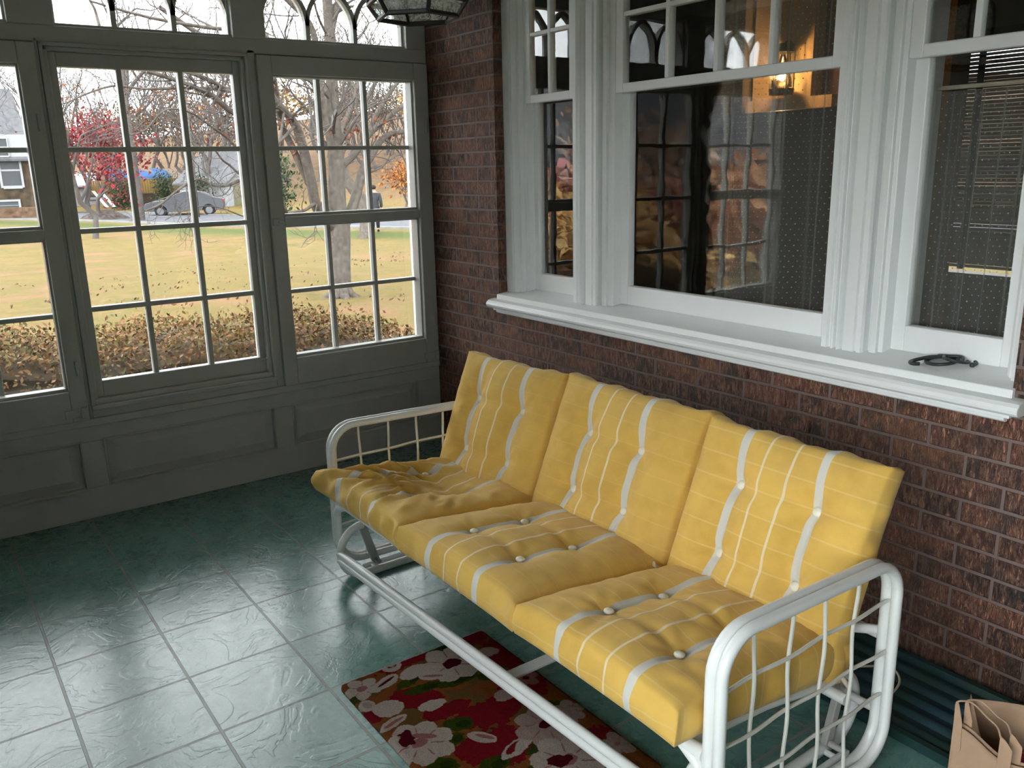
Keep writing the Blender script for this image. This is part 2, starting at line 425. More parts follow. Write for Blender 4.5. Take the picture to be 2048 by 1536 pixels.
def lattice(name, xsp, zsp, y0, y1, x0, x1, z0, z1, wd, parent, mat=M['porch'], skip=None):
    g = MB()
    for x in xsp: g.box(x-wd/2, x+wd/2, y0, y1, z0, z1)
    for z in zsp: g.box(x0, x1, y0+.001, y1-.001, z-wd/2, z+wd/2)
    # putty slopes against the glass
    return g.build(name, mat, parent, bevel=.003)

def pane(x0, x1, z0, z1, y, parent, name='glass_pane', mat=None):
    return MB().box(x0, x1, y-.0015, y+.0015, z0, z1).build(name, mat or M['glass'], parent)

def tracery(parent, edges, z0, zs, zh, y0, y1, wd=.020):
    """pointed-arch bars between mullions, like church tracery"""
    g = MB()
    for x in edges[1:-1]: g.box(x-wd/2, x+wd/2, y0, y1, z0, zs+.02)
    for a, c in zip(edges[:-1], edges[1:]):
        p = c-a; h = .168; r = (h*h+p*p/4)/p; amax = math.degrees(math.acos((r-p/2)/r))
        for (cx, s) in ((a+r, -1), (c-r, 1)):
            pts = []
            for i in range(11):
                t = math.radians(amax*i/10)
                pts.append((cx + s*r*math.cos(t), zs + r*math.sin(t)))
            pts = [q for q in pts if q[1] <= zh+.004]
            for (xa, za), (xb, zb) in zip(pts[:-1], pts[1:]):
                d = math.hypot(xb-xa, zb-za); nx, nz = -(zb-za)/d*wd/2, (xb-xa)/d*wd/2
                g.add([(xa-nx,y0,za-nz),(xb-nx,y0,zb-nz),(xb+nx,y0,zb+nz),(xa+nx,y0,za+nz),
                       (xa-nx,y1,za-nz),(xb-nx,y1,zb-nz),(xb+nx,y1,zb+nz),(xa+nx,y1,za+nz)],
                      [(0,1,2,3),(7,6,5,4),(0,4,5,1),(1,5,6,2),(2,6,7,3),(3,7,4,0)])
    return g.build('tracery', M['porch'], parent)

def casement(n, xl, xr, gl, gr, mul, label):
    """the two windows with a proud front frame, deep reveal and a rail at mid height"""
    root = empty('window_%d' % n, (0,0,0)); struct(root, label)
    f = MB(); y0, y1 = -.020, .055
    f.box(xl, gl, y0, y1, .437, 1.91); f.box(gr, xr, y0, y1, .437, 1.91)
    f.box(gl, gr, y0, y1, .437, .566); f.box(gl, gr, y0, y1, 1.832, 1.91)
    f.box(gl, gr, y0, y1, 1.180, 1.221)
    fo = f.build('sash_frame', M['porch'], root, bevel=.004)
    f = MB()   # thin stops inside the frame
    for (a, c) in ((.566, 1.180), (1.221, 1.832)):
        f.box(gl, gl+.010, .0, .05, a, c); f.box(gr-.008, gr, .004, .05, a, c); f.box(gl+.010, gr-.008, .0, .05, a, a+.012); f.box(gl+.010, gr-.008, .0, .05, c-.008, c)
    f.build('glazing_stop', M['porch'], root, bevel=.002)
    f = MB().box(xl, gl+.02, .055, .10, .437, 1.91); f.box(gr, xr, .055, .10, .437, 1.91)
    f.box(gl+.02, gr, .055, .10, .437, .560); f.box(gl+.02, gr, .055, .10, 1.85, 1.91); f.box(gl+.02, gr, .055, .10, 1.19, 1.215)
    f.build('storm_frame', M['porch'], root, bevel=.003)
    yb = .062
    X = lambda v: sc(v, CX, yb); Z = lambda v: sc(v, CZ, yb)
    lattice('muntin_grid', [X(v) for v in mul], [Z(1.521), Z(.879)], .050, .086, X(gl), gr, .55, 1.86, .019, root)
    for a, c in ((.555, 1.195), (1.205, 1.86)):
        pane(gl+.005, gr-.001, a, c, .075, root)
    # ironmongery on the stiles
    for z in (.66, 1.62):
        MB().tube([(xr-.022, -.024, z-.03), (xr-.022, -.024, z+.03)], .006, 8).build('hinge', M['porch'], fo, smooth=True)
    MB().box(xl+.006, xl+.04, -.030, -.020, 1.185, 1.215).tube([(xl+.028,-.036,1.2),(xl+.05,-.04,1.196),(xl+.062,-.038,1.192)], .005, 8).build('latch', M['porch'], fo, bevel=.002)
    MB().box(xr-.09, xr-.004, -.025, -.020, .455, .490).box(xr-.03, xr-.004, -.029, -.02, .45, .495).build('hinge_strap', M['porch'], fo, bevel=.002)
    return root
w1 = casement(1, -2.56, -1.700, -2.485, -1.762, [-1.995, -2.225], 'leftmost porch window with a wide mid rail')
w3 = casement(3, -.852, -.008, -.788, -.083, [-.575, -.345], 'porch window beside the brick wall')

# window 2: sunk into the wall, sash of twelve panes
root = empty('window_2', (0,0,0)); struct(root, 'middle porch window of twelve panes')
f = MB(); XL, XR = -1.685, -.885
for (a, c, y, t) in ((0, .014, -.012, .05), (.014, .030, .006, .05)):
    f.box(XL+a, XL+c, y, .09, .49+a, 1.915-a); f.box(XR-c, XR-a, y, .09, .49+a, 1.915-a); f.box(XL+a, XR-a, y, .09, 1.915-c, 1.915-a)
f.box(XL, XR, -.016, .09, .472, .49); f.box(XL+.014, XR-.014, .004, .09, .49, .512)
f.build('stop_moulding', M['porch'], root, bevel=.003)
y0 = .034; X = lambda v: sc(v, CX, y0); Z = lambda v: sc(v, CZ, y0)
f = MB(); gl, gr, zb, zt = X(-1.630), X(-.955), Z(.590), Z(1.828)
f.box(XL+.028, gl, y0, .078, .512, 1.885); f.box(gr, XR-.028, y0, .078, .512, 1.885); f.box(gl, gr, y0, .078, .512, zb); f.box(gl, gr, y0, .078, zt, 1.885)
fo = f.build('sash_frame', M['porch'], root, bevel=.003)
lattice('muntin_grid', [X(-1.410), X(-1.1725)], [Z(1.521), Z(1.205), Z(.889)], y0+.002, .074, gl, gr, zb, zt, .0205, root)
pane(gl-.004, gr+.004, zb-.004, zt+.004, .060, root)
MB().tube([(XR-.06, .02, .575), (XR-.035, .012, .575), (XR-.015, .012, .572)], .004, 8).build('latch', M['porch'], fo, smooth=True)
MB().box(XR-.034, XR-.018, .0, .03, .525, .585).build('sash_stop', M['porch'], fo, bevel=.002)

# transoms with tracery
for n, e, lab in ((4, [-2.452, -2.225, -2.0, -1.772], 'leftmost arched transom'), (5, [-1.620, -1.397, -1.166, -.935], 'middle arched transom'), (6, [-.797, -.584, -.352, -.102], 'arched transom beside the brick wall')):
    r = empty('window_%d' % n); struct(r, lab)
    a, c = e[0], e[-1]
    g = MB().box(a-.004, a+.012, .03, .10, 1.98, 2.245); g.box(c-.012, c+.004, .03, .10, 1.98, 2.245); g.box(a, c, .02, .10, 1.966, 1.988); g.box(a, c, .03, .10, 2.232, 2.25)
    g.build('sash_frame', M['porch'], r, bevel=.003)
    tracery(r, e, 1.985, 2.050, 2.236, .035, .082)
    pane(a, c, 1.982, 2.24, .062, r)

# ---- house wall of brick
OY0, OY1, OZ0, OZ1 = -.575, -2.852, .770, 2.30
w = MB()
w.box(0, .30, BK-.15, .14, -.05, OZ0); w.box(0, .30, BK-.15, .14, OZ1, H+.05)
w.box(0, .30, OY0, .14, OZ0, OZ1); w.box(0, .30, BK-.15, OY1, OZ0, OZ1)
wh = struct(w.build('wall_right', M['brick']), 'brown wire-cut brick house wall')
# stepped settlement crack: a few bricks standing proud of their neighbours
g = MB()
for k, (y, z) in enumerate(((-2.02, .7117), (-2.175, .647), (-2.27, .5823))):
    g.box(-.004, .0, y, y+.205-.04*(k == 0), z+.003, z+.0617)
g.build('proud_brick_course', M['brick'], wh, bevel=.002)

# ---- triple window in the house wall
root = empty('window_7'); struct(root, 'white triple window in the brick wall')
prof = [(.30,.872),(.125,.868),(-.014,.848),(-.016,.828),(-.030,.826),(-.046,.821),(-.055,.812),(-.057,.803),(-.052,.794),(-.042,.788),(-.032,.787),(-.031,.777),(-.021,.774),(-.020,.765),(-.012,.762),(0,.760),(.30,.760)]
def sill_part(y0, y1, pr):
    s = MB(); s.v = []; n = len(pr)
    s.add([(x, y, z) for y in (y0, y1) for x, z in pr], [tuple(range(n)), tuple(range(2*n-1, n-1, -1))] + [((i+1) % n, i, n+i, n+(i+1) % n) for i in range(n)])
    return s
s = sill_part(OY0, OY1-.006, prof[:4]+[(0,.80),(.30,.80)])
nose = [(0,.828),(-.030,.826),(-.044,.822),(-.053,.814),(-.057,.805),(-.055,.797),(-.048,.790),(-.036,.787),(0,.787)]
s2 = sill_part(OY0+.03, OY1-.04, nose); s.add(s2.v, s2.f)
s2 = sill_part(OY0+.008, OY1-.012, [(0,.787),(-.031,.787),(-.031,.776),(0,.776)]); s.add(s2.v, s2.f)
s2 = sill_part(OY0, OY1+.004, [(0,.776),(-.021,.776),(-.020,.766),(-.010,.761),(0,.760)]); s.add(s2.v, s2.f)
s.build('sill', M['trim'], root, bevel=.0025)

def fluted(name, ya, yb, z0, z1, xf, prof):
    """vertical casing: prof = list of (fraction across, depth behind xf)"""
    pr = [(ya+(yb-ya)*t, xf+d*1.5) for t, d in prof]
    n = len(pr); poly = pr + [(pr[-1][0], .28), (pr[0][0], .28)]
    m = MB(); k = len(poly)
    m.add([(x, y, z) for z in (z0, z1) for y, x in poly], [tuple(range(k)), tuple(range(2*k-1, k-1, -1))] + [((i+1) % k, i, k+i, k+(i+1) % k) for i in range(k)])
    return m.build(name, M['trim'], root)
zc0, zc1 = .845, OZ1
P_post = [(0,.016),(.02,.004),(.05,0),(.17,0),(.19,.006),(.26,.006),(.27,0),(.30,-.003),(.33,0),(.34,.008),(.38,.010),(.40,.002),(.44,-.004),(.48,.002),(.50,.010),(.54,.008),(.56,0),(.80,0),(.82,.006),(.87,.006),(.88,0),(.97,.0),(1,.006)]
fluted('mullion_post', -1.042, -1.196, zc0, zc1, .052, P_post)
fluted('mullion_post', -2.248, -2.392, zc0, zc1, .052, P_post)
fluted('casing', OY0, -.690, zc0, zc1, .047, [(0,0),(.40,0),(.42,.006),(.50,.006),(.52,.0),(.58,-.002),(.62,.006),(.66,.016),(.74,.018),(.76,.012),(.82,.014),(.88,.028),(1,.034)])
fluted('casing', OY1, -2.800, zc0, zc1, .047, [(0,0),(.55,0),(.62,.008),(.8,.012),(1,.02)])
# jamb linings and blind stops either side of each light
j = MB()
for ya, yb in ((-.662, -.684), (-1.022, -1.042), (-1.196, -1.262), (-2.240, -2.248), (-2.392, -2.440), (-2.795, -2.812)):
    j.box(.085, .28, ya, yb, .845, OZ1)
j.box(.05, .28, OY0, OY1, 2.255, OZ1)
for y in (-1.208, -2.404): j.box(.070, .09, y, y-.022, .85, OZ1)
j.build('jamb_lining', M['trim'], root, bevel=.003)

def hung(y0, y1, cols):
    """double-hung light between y0 > y1: upper sash forward with small panes, lower sash a single pane"""
    st = .040
    a, c = y0-st, y1+st
    u = MB(); xf, xb = .088, .120
    u.box(xf, xb, y0, a, 1.683, 2.255); u.box(xf, xb, c, y1, 1.683, 2.255); u.box(xf, xb, a, c, 1.683, 1.716); u.box(xf, xb, a, c, 2.205, 2.255)
    uo = u.build('upper_sash', M['trim'], root, bevel=.003)
    g = MB()
    for k in range(1, cols): yk = a+(c-a)*k/cols; g.box(xf+.001, xb-.004, yk-.0095, yk+.0095, 1.716, 2.205)
    g.box(xf+.002, xb-.005, a, c, 1.952, 1.968)
    g.build('muntin_grid', M['trim'], uo, bevel=.003)
    MB().box(.1035, .1065, a+.003, c-.003, 1.713, 2.208).build('glass_pane', M['glass_house'], uo)
    l = MB(); xf, xb = .126, .162
    l.box(xf, xb, y0, a, .868, 1.722); l.box(xf, xb, c, y1, .868, 1.722); l.box(xf, xb, a, c, .868, .944); l.box(xf, xb, a, c, 1.690, 1.722)
    lo = l.build('lower_sash', M['trim'], root, bevel=.003)
    MB().box(.1425, .1455, a+.003, c-.003, .941, 1.693).build('glass_pane', M['glass_house'], lo)
hung(-.680, -1.024, 2); hung(-1.262, -2.242, 4); hung(-2.440, -2.796, 2)

# ---- the other two sides of the porch (behind the camera): they let the daylight in
def window_bank(n, axis, at, out, lo, hi, z0, z1, label):
    r = empty('window_%d' % n); struct(r, label)
    f = MB()
    def bx(m, a, c, d0, d1, za, zb):
        if axis == 'x': m.box(at+out*d0, at+out*d1, a, c, za, zb)
        else: m.box(a, c, at+out*d0, at+out*d1, za, zb)
    bx(f, lo, lo+.07, .0, .07, z0, z1); bx(f, hi-.07, hi, .0, .07, z0, z1); bx(f, lo+.07, hi-.07, .0, .07, z0, z0+.09); bx(f, lo+.07, hi-.07, .0, .07, z1-.07, z1)
    f.build('sash_frame', M['porch'], r, bevel=.003)
    g = MB(); k = 3
    for i in range(1, k): a = lo+.07+(hi-lo-.14)*i/k; bx(g, a-.010, a+.010, .02, .06, z0+.09, z1-.07)
    for i in range(1, 4): z = z0+.09+(z1-z0-.16)*i/4; bx(g, lo+.07, hi-.07, .021, .059, z-.010, z+.010)
    g.build('muntin_grid', M['porch'], r)
    p = MB(); bx(p, lo+.06, hi-.06, .040, .043, z0+.08, z1-.06); p.build('glass_pane', M['glass'], r)
w = MB(); X0, X1 = LW-.14, LW
w.box(X0, X1, BK-.15, .14, 0, .437); w.box(X0, X1, BK-.15, .14, 2.27, H)
w.box(X0, X1, -2.70, .14, .437, 2.27); w.box(X0, X1, BK-.15, -5.70, .437, 2.27)
for a, c in ((-4.78, -4.70), (-3.78, -3.70)): w.box(X0, X1, a, c, .437, 2.27)
w.box(X0, X1, -5.70, -2.70, 1.92, 1.975)
struct(w.build('wall_left', M['porch'], bevel=.003), 'dimmed white window wall on the garden side')
k = 8
for a, c in ((-5.70, -4.78), (-4.70, -3.78), (-3.70, -2.70)):
    window_bank(k, 'x', LW, -1, a, c, .437, 1.92, 'garden side porch window'); k += 1
    window_bank(k, 'x', LW, -1, a, c, 1.975, 2.27, 'garden side transom'); k += 1
w = MB(); Y0, Y1 = BK-.14, BK
w.box(LW, 0, Y0, Y1, 0, H)
for k2 in range(3):
    x0 = LW+.15+1.05*k2; w.box(x0, x0+.9, Y1, Y1+.02, .15, .95); w.box(x0, x0+.9, Y1, Y1+.02, 1.05, 2.2)
struct(w.build('wall_back', M['porch'], bevel=.003), 'dimmed white panelled wall behind the camera')

# ---- the dim room behind the house window
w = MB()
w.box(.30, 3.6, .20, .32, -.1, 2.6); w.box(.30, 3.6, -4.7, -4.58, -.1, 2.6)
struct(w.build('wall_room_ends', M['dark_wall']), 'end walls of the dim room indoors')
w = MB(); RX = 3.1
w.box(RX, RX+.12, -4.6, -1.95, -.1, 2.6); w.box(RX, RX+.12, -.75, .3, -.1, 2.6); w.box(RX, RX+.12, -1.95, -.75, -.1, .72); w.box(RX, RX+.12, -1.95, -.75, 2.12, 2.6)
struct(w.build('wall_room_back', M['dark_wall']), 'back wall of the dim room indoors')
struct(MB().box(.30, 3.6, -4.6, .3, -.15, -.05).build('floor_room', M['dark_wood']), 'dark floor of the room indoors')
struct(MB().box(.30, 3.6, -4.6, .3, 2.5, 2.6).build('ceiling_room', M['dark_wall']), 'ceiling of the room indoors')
w = MB().box(2.06, 2.30, -.715, -.31, -.05, 2.5); w.box(2.10, 2.30, -.265, -.20, -.05, 2.5); w.box(2.035, 2.30, -.87, -.28, 1.60, 1.765)  # pier, strip and ledge shaped to where the lamplight falls
struct(w.build('wall_room_pier', M['tan_wall']), 'tan plaster pier cut to the glow of the wall lamp')
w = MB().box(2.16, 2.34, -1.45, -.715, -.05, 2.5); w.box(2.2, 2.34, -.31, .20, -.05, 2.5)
struct(w.build('wall_room_side', M['dimmed_tan_plaster']), 'tan wall beside the lit pier, coloured darker where the lamplight ends')
# ------------------------------------------------------------------ the glider
GX, GY, GR = -.805, -1.99, math.radians(.35)
gl_ = empty('porch_glider', (GX, GY, 0), GR, label='white tubular metal porch glider with grid arms against the brick wall', cat='glider')
RT = .0128
def loop_pts(y): return [(x, yy, z-.012-.030*x) for x, yy, z in rrect(-.303, .303, .045, .556, .088, y)]
for s in (1, -1):
    yc = .872*s
    f = MB()
    for d in (-RT, RT): f.tube(loop_pts(yc+d), RT, 12, closed=True)
    arm = f.build('armrest', M['metal_white'], gl_, smooth='all')
    ph = .4
    for i, x in enumerate((-.192, -.075, .043, .156)):
        pts = []
        for k in range(25):
            z = .05+.490*k/24
            wob = .0032*math.cos((z-.175)/.12*PI)*(1 if i % 2 else -1)
            pts.append((x+.0012*math.sin(9*z+i), yc+wob, z-.012-.030*x))
        MB().tube(pts, .0044, 8).build('grille_wire', M['metal_wire'], arm, smooth=True)
    for j, z in enumerate((.440, .310, .195)):
        pts = []
        for k in range(33):
            x = -.299+.598*k/32
            wob = .0032*math.cos((x+.192)/.117*PI)*(1 if j % 2 else -1)
            pts.append((x, yc-wob, z-.012+.0008*math.sin(7*x+j)))
        MB().tube(pts, .0044, 8).build('grille_wire', M['metal_wire'], arm, smooth=True)
# seat frame: front rail, side rails, rear rail, straps
f = MB()
f.tube([(-.300, -.848, .282), (-.300, .848, .282)], .0155, 14)
f.tube([(.17, -.86, .212), (.17, .86, .212)], .0135, 12)
for s in (1, -1):
    f.tube([(-.300, .80*s, .282), (-.05, .80*s, .262), (.16, .80*s, .225)], .0125, 10)
    # gusset where the front rail meets the arm
    f.tube([(-.302, .79*s, .276), (-.306, .835*s, .262), (-.310, .852*s, .235)], [.012, .015, .013], 10)
for y in (-.55, -.28, 0, .28, .55): f.box(-.295, .16, y-.016, y+.016, .240, .246) if False else f.tube([(-.295, y, .268), (-.07, y, .240), (.16, y, .222)], .006, 8)
f.build('seat_frame', M['metal_white'], gl_, smooth=True)
# back frame: two leaning posts, top rail, middle rail, rear ties to the arms
f = MB()
for s in (1, -1):
    f.tube([(.205, .775*s, .215), (.258, .775*s, .29), (.372, .775*s, .56), (.382, .755*s, .585)], .0125, 12)
f.tube([(.382, -.76, .585), (.382, .76, .585)], .0125, 12)
f.tube([(.335, -.77, .465), (.335, .77, .465)], .0095, 10)
for s in (1, -1):
    f.tube([(.318, .852*s, .335), (.245, .795*s, .345)], .012, 10)
f.tube([(.31, -.86, .325), (.31, .86, .325)], .0115, 10)
f.tube([(.305, -.86, .13), (.305, .86, .13)], .0105, 10)
for y in (-.4, 0, .4): f.tube([(.215, y, .222), (.378, y, .58)], .005, 8)
f.build('back_frame', M['metal_white'], gl_, smooth=True)
def skew(m):
    m.v = [(x+.046*(1-y/.782)/2*min(1, max(0, (.335-x)/.67)), y, z) for x, y, z in m.v]; return m
# base: end frames with curled ends, front double bar, rear bar, braces
yb = .782
for s in (1, -1):
    p = [(-.245, yb*s, .202)] + arc(-.245, .112, .090, 96, 180, 8, yb*s) + [(-.335, yb*s, .105)] + arc(-.245, .1045, .090, 183, 270, 8, yb*s)
    p = [(x, y, z) for x, y, z in p]
    p += [(-.10, yb*s, .0145), (.10, yb*s, .0145)] + [(-x, y, z) for x, y, z in reversed(p)]
    f = MB().tube(p, .0145, 12)
    f.tube([(-.23, (yb+.045)*s, .0145), (.23, (yb+.045)*s, .0145)], .0105, 10)
    for x in (-.2, .2): f.tube([(x, yb*s, .0145), (x, (yb+.045)*s, .0145)], .008, 8)
    skew(f).build('base_rail', M['metal_white'], gl_, smooth=True)
    for q in (-1, 1):
        l = MB()
        # flat pressed link with eyes at both ends, hangs from the curl to the arm rail
        xa, za, xb2, zb2 = .243*q, .192, .196*q, .052
        l.prism([(xa-.013, za+.008), (xa+.013, za+.010), (xb2+.015, zb2-.006), (xb2+.008, zb2-.018), (xb2-.008, zb2-.018), (xb2-.016, zb2-.004)], 'y', (yb+.006)*s, (yb+.024)*s)
        lk = skew(l).build('swing_link', M['metal_grey'], gl_, bevel=.003)
        skew(MB().tube([(xb2, (yb-.016)*s, zb2-.004), (xb2, (yb+.072)*s, zb2-.004)], .0085, 10)).build('pivot_bolt', M['metal_grey'], lk, smooth=True)
        skew(MB().tube([(xa, (yb+.0)*s, za), (xa, (yb+.030)*s, za)], .008, 10)).build('pivot_bolt', M['metal_grey'], lk, smooth=True)
f = MB()
for z in (.088, .1145): f.tube([(-.338, -yb-.004, z), (-.338, yb+.004, z)], .0132, 12)
skew(f).build('front_bar', M['metal_white'], gl_, smooth=True)
f = MB().tube([(.335, -yb, .10), (.335, yb, .10)], .0132, 12)
f.build('rear_bar', M['metal_white'], gl_, smooth=True)
MB().box(-.30, .335, -.155, -.115, .073, .080).build('cross_brace', M['metal_white'], gl_, bevel=.002)

# ------------------------------------------------------------------ cushions
def smooth(e0, e1, x):
    t = np.clip((x-e0)/(e1-e0), 0, 1); return t*t*(3-2*t)
def cushion_mesh(w, d, t, mat, buttons, seed, crown=.048, stripe_c=0., rumple=0., flare=None, side_sag=0., dents=1., wave=1.):
    """box cushion with tufted front: local x across, y along, z out of the front face"""
    N, Mv, K = 72, 64, 7
    u = np.linspace(-1, 1, N+1); v = np.linspace(-1, 1, Mv+1)
    # finer rows towards the border keep the edge crisp
    u = np.sign(u)*(1-(1-np.abs(u))**1.35); v = np.sign(v)*(1-(1-np.abs(v))**1.35)
    U, V = np.meshgrid(u, v, indexing='ij')
    def plan(U, V):
        X = U*w/2*(1-.022*(1-V**4)) ; Y = V*d/2*(1-.022*(1-U**4))
        return X, Y
    X, Y = plan(U, V)
    def puff(U, V):
        a = np.clip(1-np.abs(U)**3.2, 0, 1)**.55*np.clip(1-np.abs(V)**3.2, 0, 1)**.55
        return a
    P = puff(U, V)
    Z = t/2 + crown*P
    rs = np.random.default_rng(seed)
    # broad unevenness
    def fnoise(X, Y, sc, seed):
        o = np.empty_like(X)
        it = np.nditer(X, flags=['multi_index'])
        for _ in it:
            i = it.multi_index
            o[i] = mnoise.fractal(Vector((X[i]*sc+seed*3.1, Y[i]*sc-seed*1.7, seed*.77)), 1., 2., 3)
        return o
    n1 = fnoise(X, Y, 7, seed); n2 = fnoise(X, Y*.5, 22, seed+9)
    Z += P*(n1*.006+n2*.0022*wave)
    # valley along each wide stripe, pulled down through the buttons
    vb = sorted(set(b[1] for b in buttons))
    mid = (vb[0]+vb[-1])/2; half = (vb[-1]-vb[0])/2
    for bx in sorted(set(b[0] for b in buttons)):
        along = np.exp(-(np.maximum(np.abs(Y-mid)-half, 0)/(.10))**2)
        Z -= dents*P**.6*along*(.020*np.exp(-np.abs(X-bx)/.020)+.018*np.exp(-((X-bx)/.065)**2))
    for by in vb:   # faint cross crease between a pair
        inn = smooth(-.20, -.10, X-stripe_c)*(1-smooth(.10, .20, X-stripe_c))
        Z -= dents*P*inn*.008*np.exp(-((Y-by)/.022)**2)
    depth = {}
    for bx, by in buttons:
        r2 = (X-bx)**2+(Y-by)**2
        Z -= dents*(.007*np.exp(-r2/.022**2)+.010*np.exp(-r2/.055**2))
        th = np.arctan2(Y-by, X-bx); r = np.sqrt(r2)
        Z += dents*.0040*np.cos(th*7+bx*40+by*31)*np.exp(-((r-.055)/.035)**2)*P
    # gathers along the front and rear borders and at the corners
    e = np.abs(V)
    Z += wave*.0035*smooth(.55, .9, e)*P*np.sin(X*70+n1*5+seed)*(.6+.4*np.sin(X*23+seed))
    e = np.abs(U)
    Z += wave*.0030*smooth(.55, .92, e)*P*np.sin(Y*62+n1*5+seed*2)
    if rumple:
        # someone has sat here: the middle has sunk and the cloth is gathered towards the front
        cx, cy = -.01, .03
        r = np.hypot((X-cx)*.9, Y-cy); th = np.arctan2(X-cx, -(Y-cy))
        Z -= rumple*.060*np.exp(-(r/.135)**2)
        fr = smooth(-.02, -.12, Y)*1.0
        ww = np.exp(-((r-.205)/.095)**2)
        Z += rumple*ww*np.exp(-(th/1.15)**2)*(.024*(.55-np.abs(np.sin(th*10+n1*1.2+r*7)))+.007*np.sin(th*31+n2*3))
        Z += rumple*.008*np.exp(-((X-.02)/.09)**2)*np.exp(-((Y-.075)/.035)**2)
        Z += rumple*np.exp(-((X+.17)/.08)**2)*.016*np.sin((X*.75-Y*.65)*95+n1*2)*smooth(.24, .0, Y)
    Z = np.maximum(Z, -t/2+.02)
    verts = []; uvs = []; idx = {}
    def put(x, y, z, uu, vv):
        verts.append((x, y, z)); uvs.append((uu-stripe_c, vv)); return len(verts)-1
    top = np.empty((N+1, Mv+1), int)
    # arc length in v so stripes and cross lines wrap over the edge
    for i in range(N+1):
        for j in range(Mv+1): top[i, j] = put(X[i, j], Y[i, j], Z[i, j], X[i, j], Y[i, j])
    faces = [(top[i, j], top[i+1, j], top[i+1, j+1], top[i, j+1]) for i in range(N) for j in range(Mv)]
    ring = [(i, 0) for i in range(N)] + [(N, j) for j in range(Mv)] + [(i, Mv) for i in range(N, 0, -1)] + [(0, j) for j in range(Mv, 0, -1)]
    prev = [top[i, j] for i, j in ring]
    nr = len(ring)
    for k in range(1, K+1):
        f = k/K; cur = []
        bulge = math.sin(PI*f)*.007
        for (i, j) in ring:
            uu, vv = U[i, j], V[i, j]
            x0, y0 = X[i, j], Y[i, j]; z0 = Z[i, j]
            z = z0 + (-t/2 - z0)*f
            nx = (abs(uu) > .999)*np.sign(uu); ny = (abs(vv) > .999)*np.sign(vv)
            cr = 1 if not (nx and ny) else .2
            wr = .004*wave*math.sin(PI*f)*math.sin((x0*31+y0*47)+seed)+.0022*wave*math.sin(PI*f)*math.sin((x0*83-y0*71)+2*seed)
            if rumple and vv < -.999: wr += .006*rumple*math.sin(PI*min(1, f*1.3))*math.sin(x0*72+1.3)
            b = (bulge+wr)*cr
            x, y = x0+nx*b, y0+ny*b
            su, sv = x0+nx*(t*f), y0+ny*(t*f)
            cur.append(put(x, y, z, su if nx else x0, sv if ny else y0))
        for q in range(nr):
            q2 = (q+1) % nr; faces.append((prev[q], cur[q], cur[q2], prev[q2]))
        prev = cur
    # underside
    c = put(0, 0, -t/2-.012, 0, 0)
    for q in range(nr): faces.append((prev[(q+1) % nr], prev[q], c))
    va = np.array(verts)
    if flare is not None:
        va = flare(va)
    m = MB(); m.v = [tuple(p) for p in va]; m.f = [tuple(int(q) for q in f) for f in faces]; m.uv = uvs
    zat = {}
    for b in buttons:
        i = np.argmin((X-b[0])**2+(Y-b[1])**2); zat[b] = Z.ravel()[i]
    return m, zat
def piping(w, d, t, mat, root):
    pass
def make_cushion(name, label, cat, group, w, d, t, mat, buttons, M4, seed, piping_sides=False, hide=(), lift=0., **kw):
    m, zat = cushion_mesh(w, d, t, mat, buttons, seed, **kw)
    o = m.build(name, mat, smooth='all')
    o.matrix_world = M4
    tag(o, label, cat, group)
    for k, b in enumerate(buttons):
        if k in hide: continue
        bb = MB().lathe([(.001, -.004), (.0105, -.004), (.0128, .0), (.0122, .0035), (.0085, .0062), (.001, .0072)], seg=16)
        bb.v = [(x+b[0], y+b[1], z+zat[b]+.0055+lift) for x, y, z in bb.v]
        bb.build('button', M['button'], o, smooth='all')
    return o
def frame(origin, ex, ey):
    ex = Vector(ex).normalized(); ey = Vector(ey).normalized(); ez = ex.cross(ey).normalized(); ey = ez.cross(ex)
    return Matrix(((ex.x, ey.x, ez.x, origin[0]), (ex.y, ey.y, ez.y, origin[1]), (ex.z, ey.z, ez.z, origin[2]), (0,0,0,1)))
# back cushions: local x -> world -y, local y -> up the slope
LEAN = math.radians(22.2)
upv = Vector((math.sin(LEAN), 0, math.cos(LEAN))); nrm = Vector((-math.cos(LEAN), 0, math.sin(LEAN)))
TB, HB = .088, .510
def back(yL, yR, stripe, label, mat, seed, top, dx=0., yaw=0., tb=.080, **kw):
    w = yL-yR; yc = (yL+yR)/2; TB = tb
    s0 = -.072                         # tucked behind the seat cushions
    d = top-s0
    o = Vector((-.665+dx, yc, .335)) + upv*(s0+d/2) - nrm*(TB/2+.010)
    ex = Vector((math.sin(yaw), -1, 0))
    bx = (yc-stripe); vb = [(.100-s0)-d/2, (.288-s0)-d/2]
    bt = [(bx-.118, vb[1]), (bx+.118, vb[1]), (bx-.118, vb[0]), (bx+.118, vb[0])]
    return make_cushion('back_cushion', label, 'cushion', 'back cushions of the glider', w, d, TB, mat, bt, frame(o, ex, upv), seed, stripe_c=bx, **kw)
back(-1.150, -1.676, -1.400, 'yellow striped back cushion at the far end of the glider, nearest the windows', M['fab_far'], 3, .448, dx=-.032, yaw=.085)
back(-1.676, -2.288, -1.965, 'yellow striped back cushion in the middle of the glider', M['fab_mid'], 11, .452)
bc3 = back(-2.288, -2.826, -2.556, 'yellow striped back cushion at the near end, beside the grid arm in front', M['fab_near'], 23, .442, dx=.006, crown=.042, tb=.060)
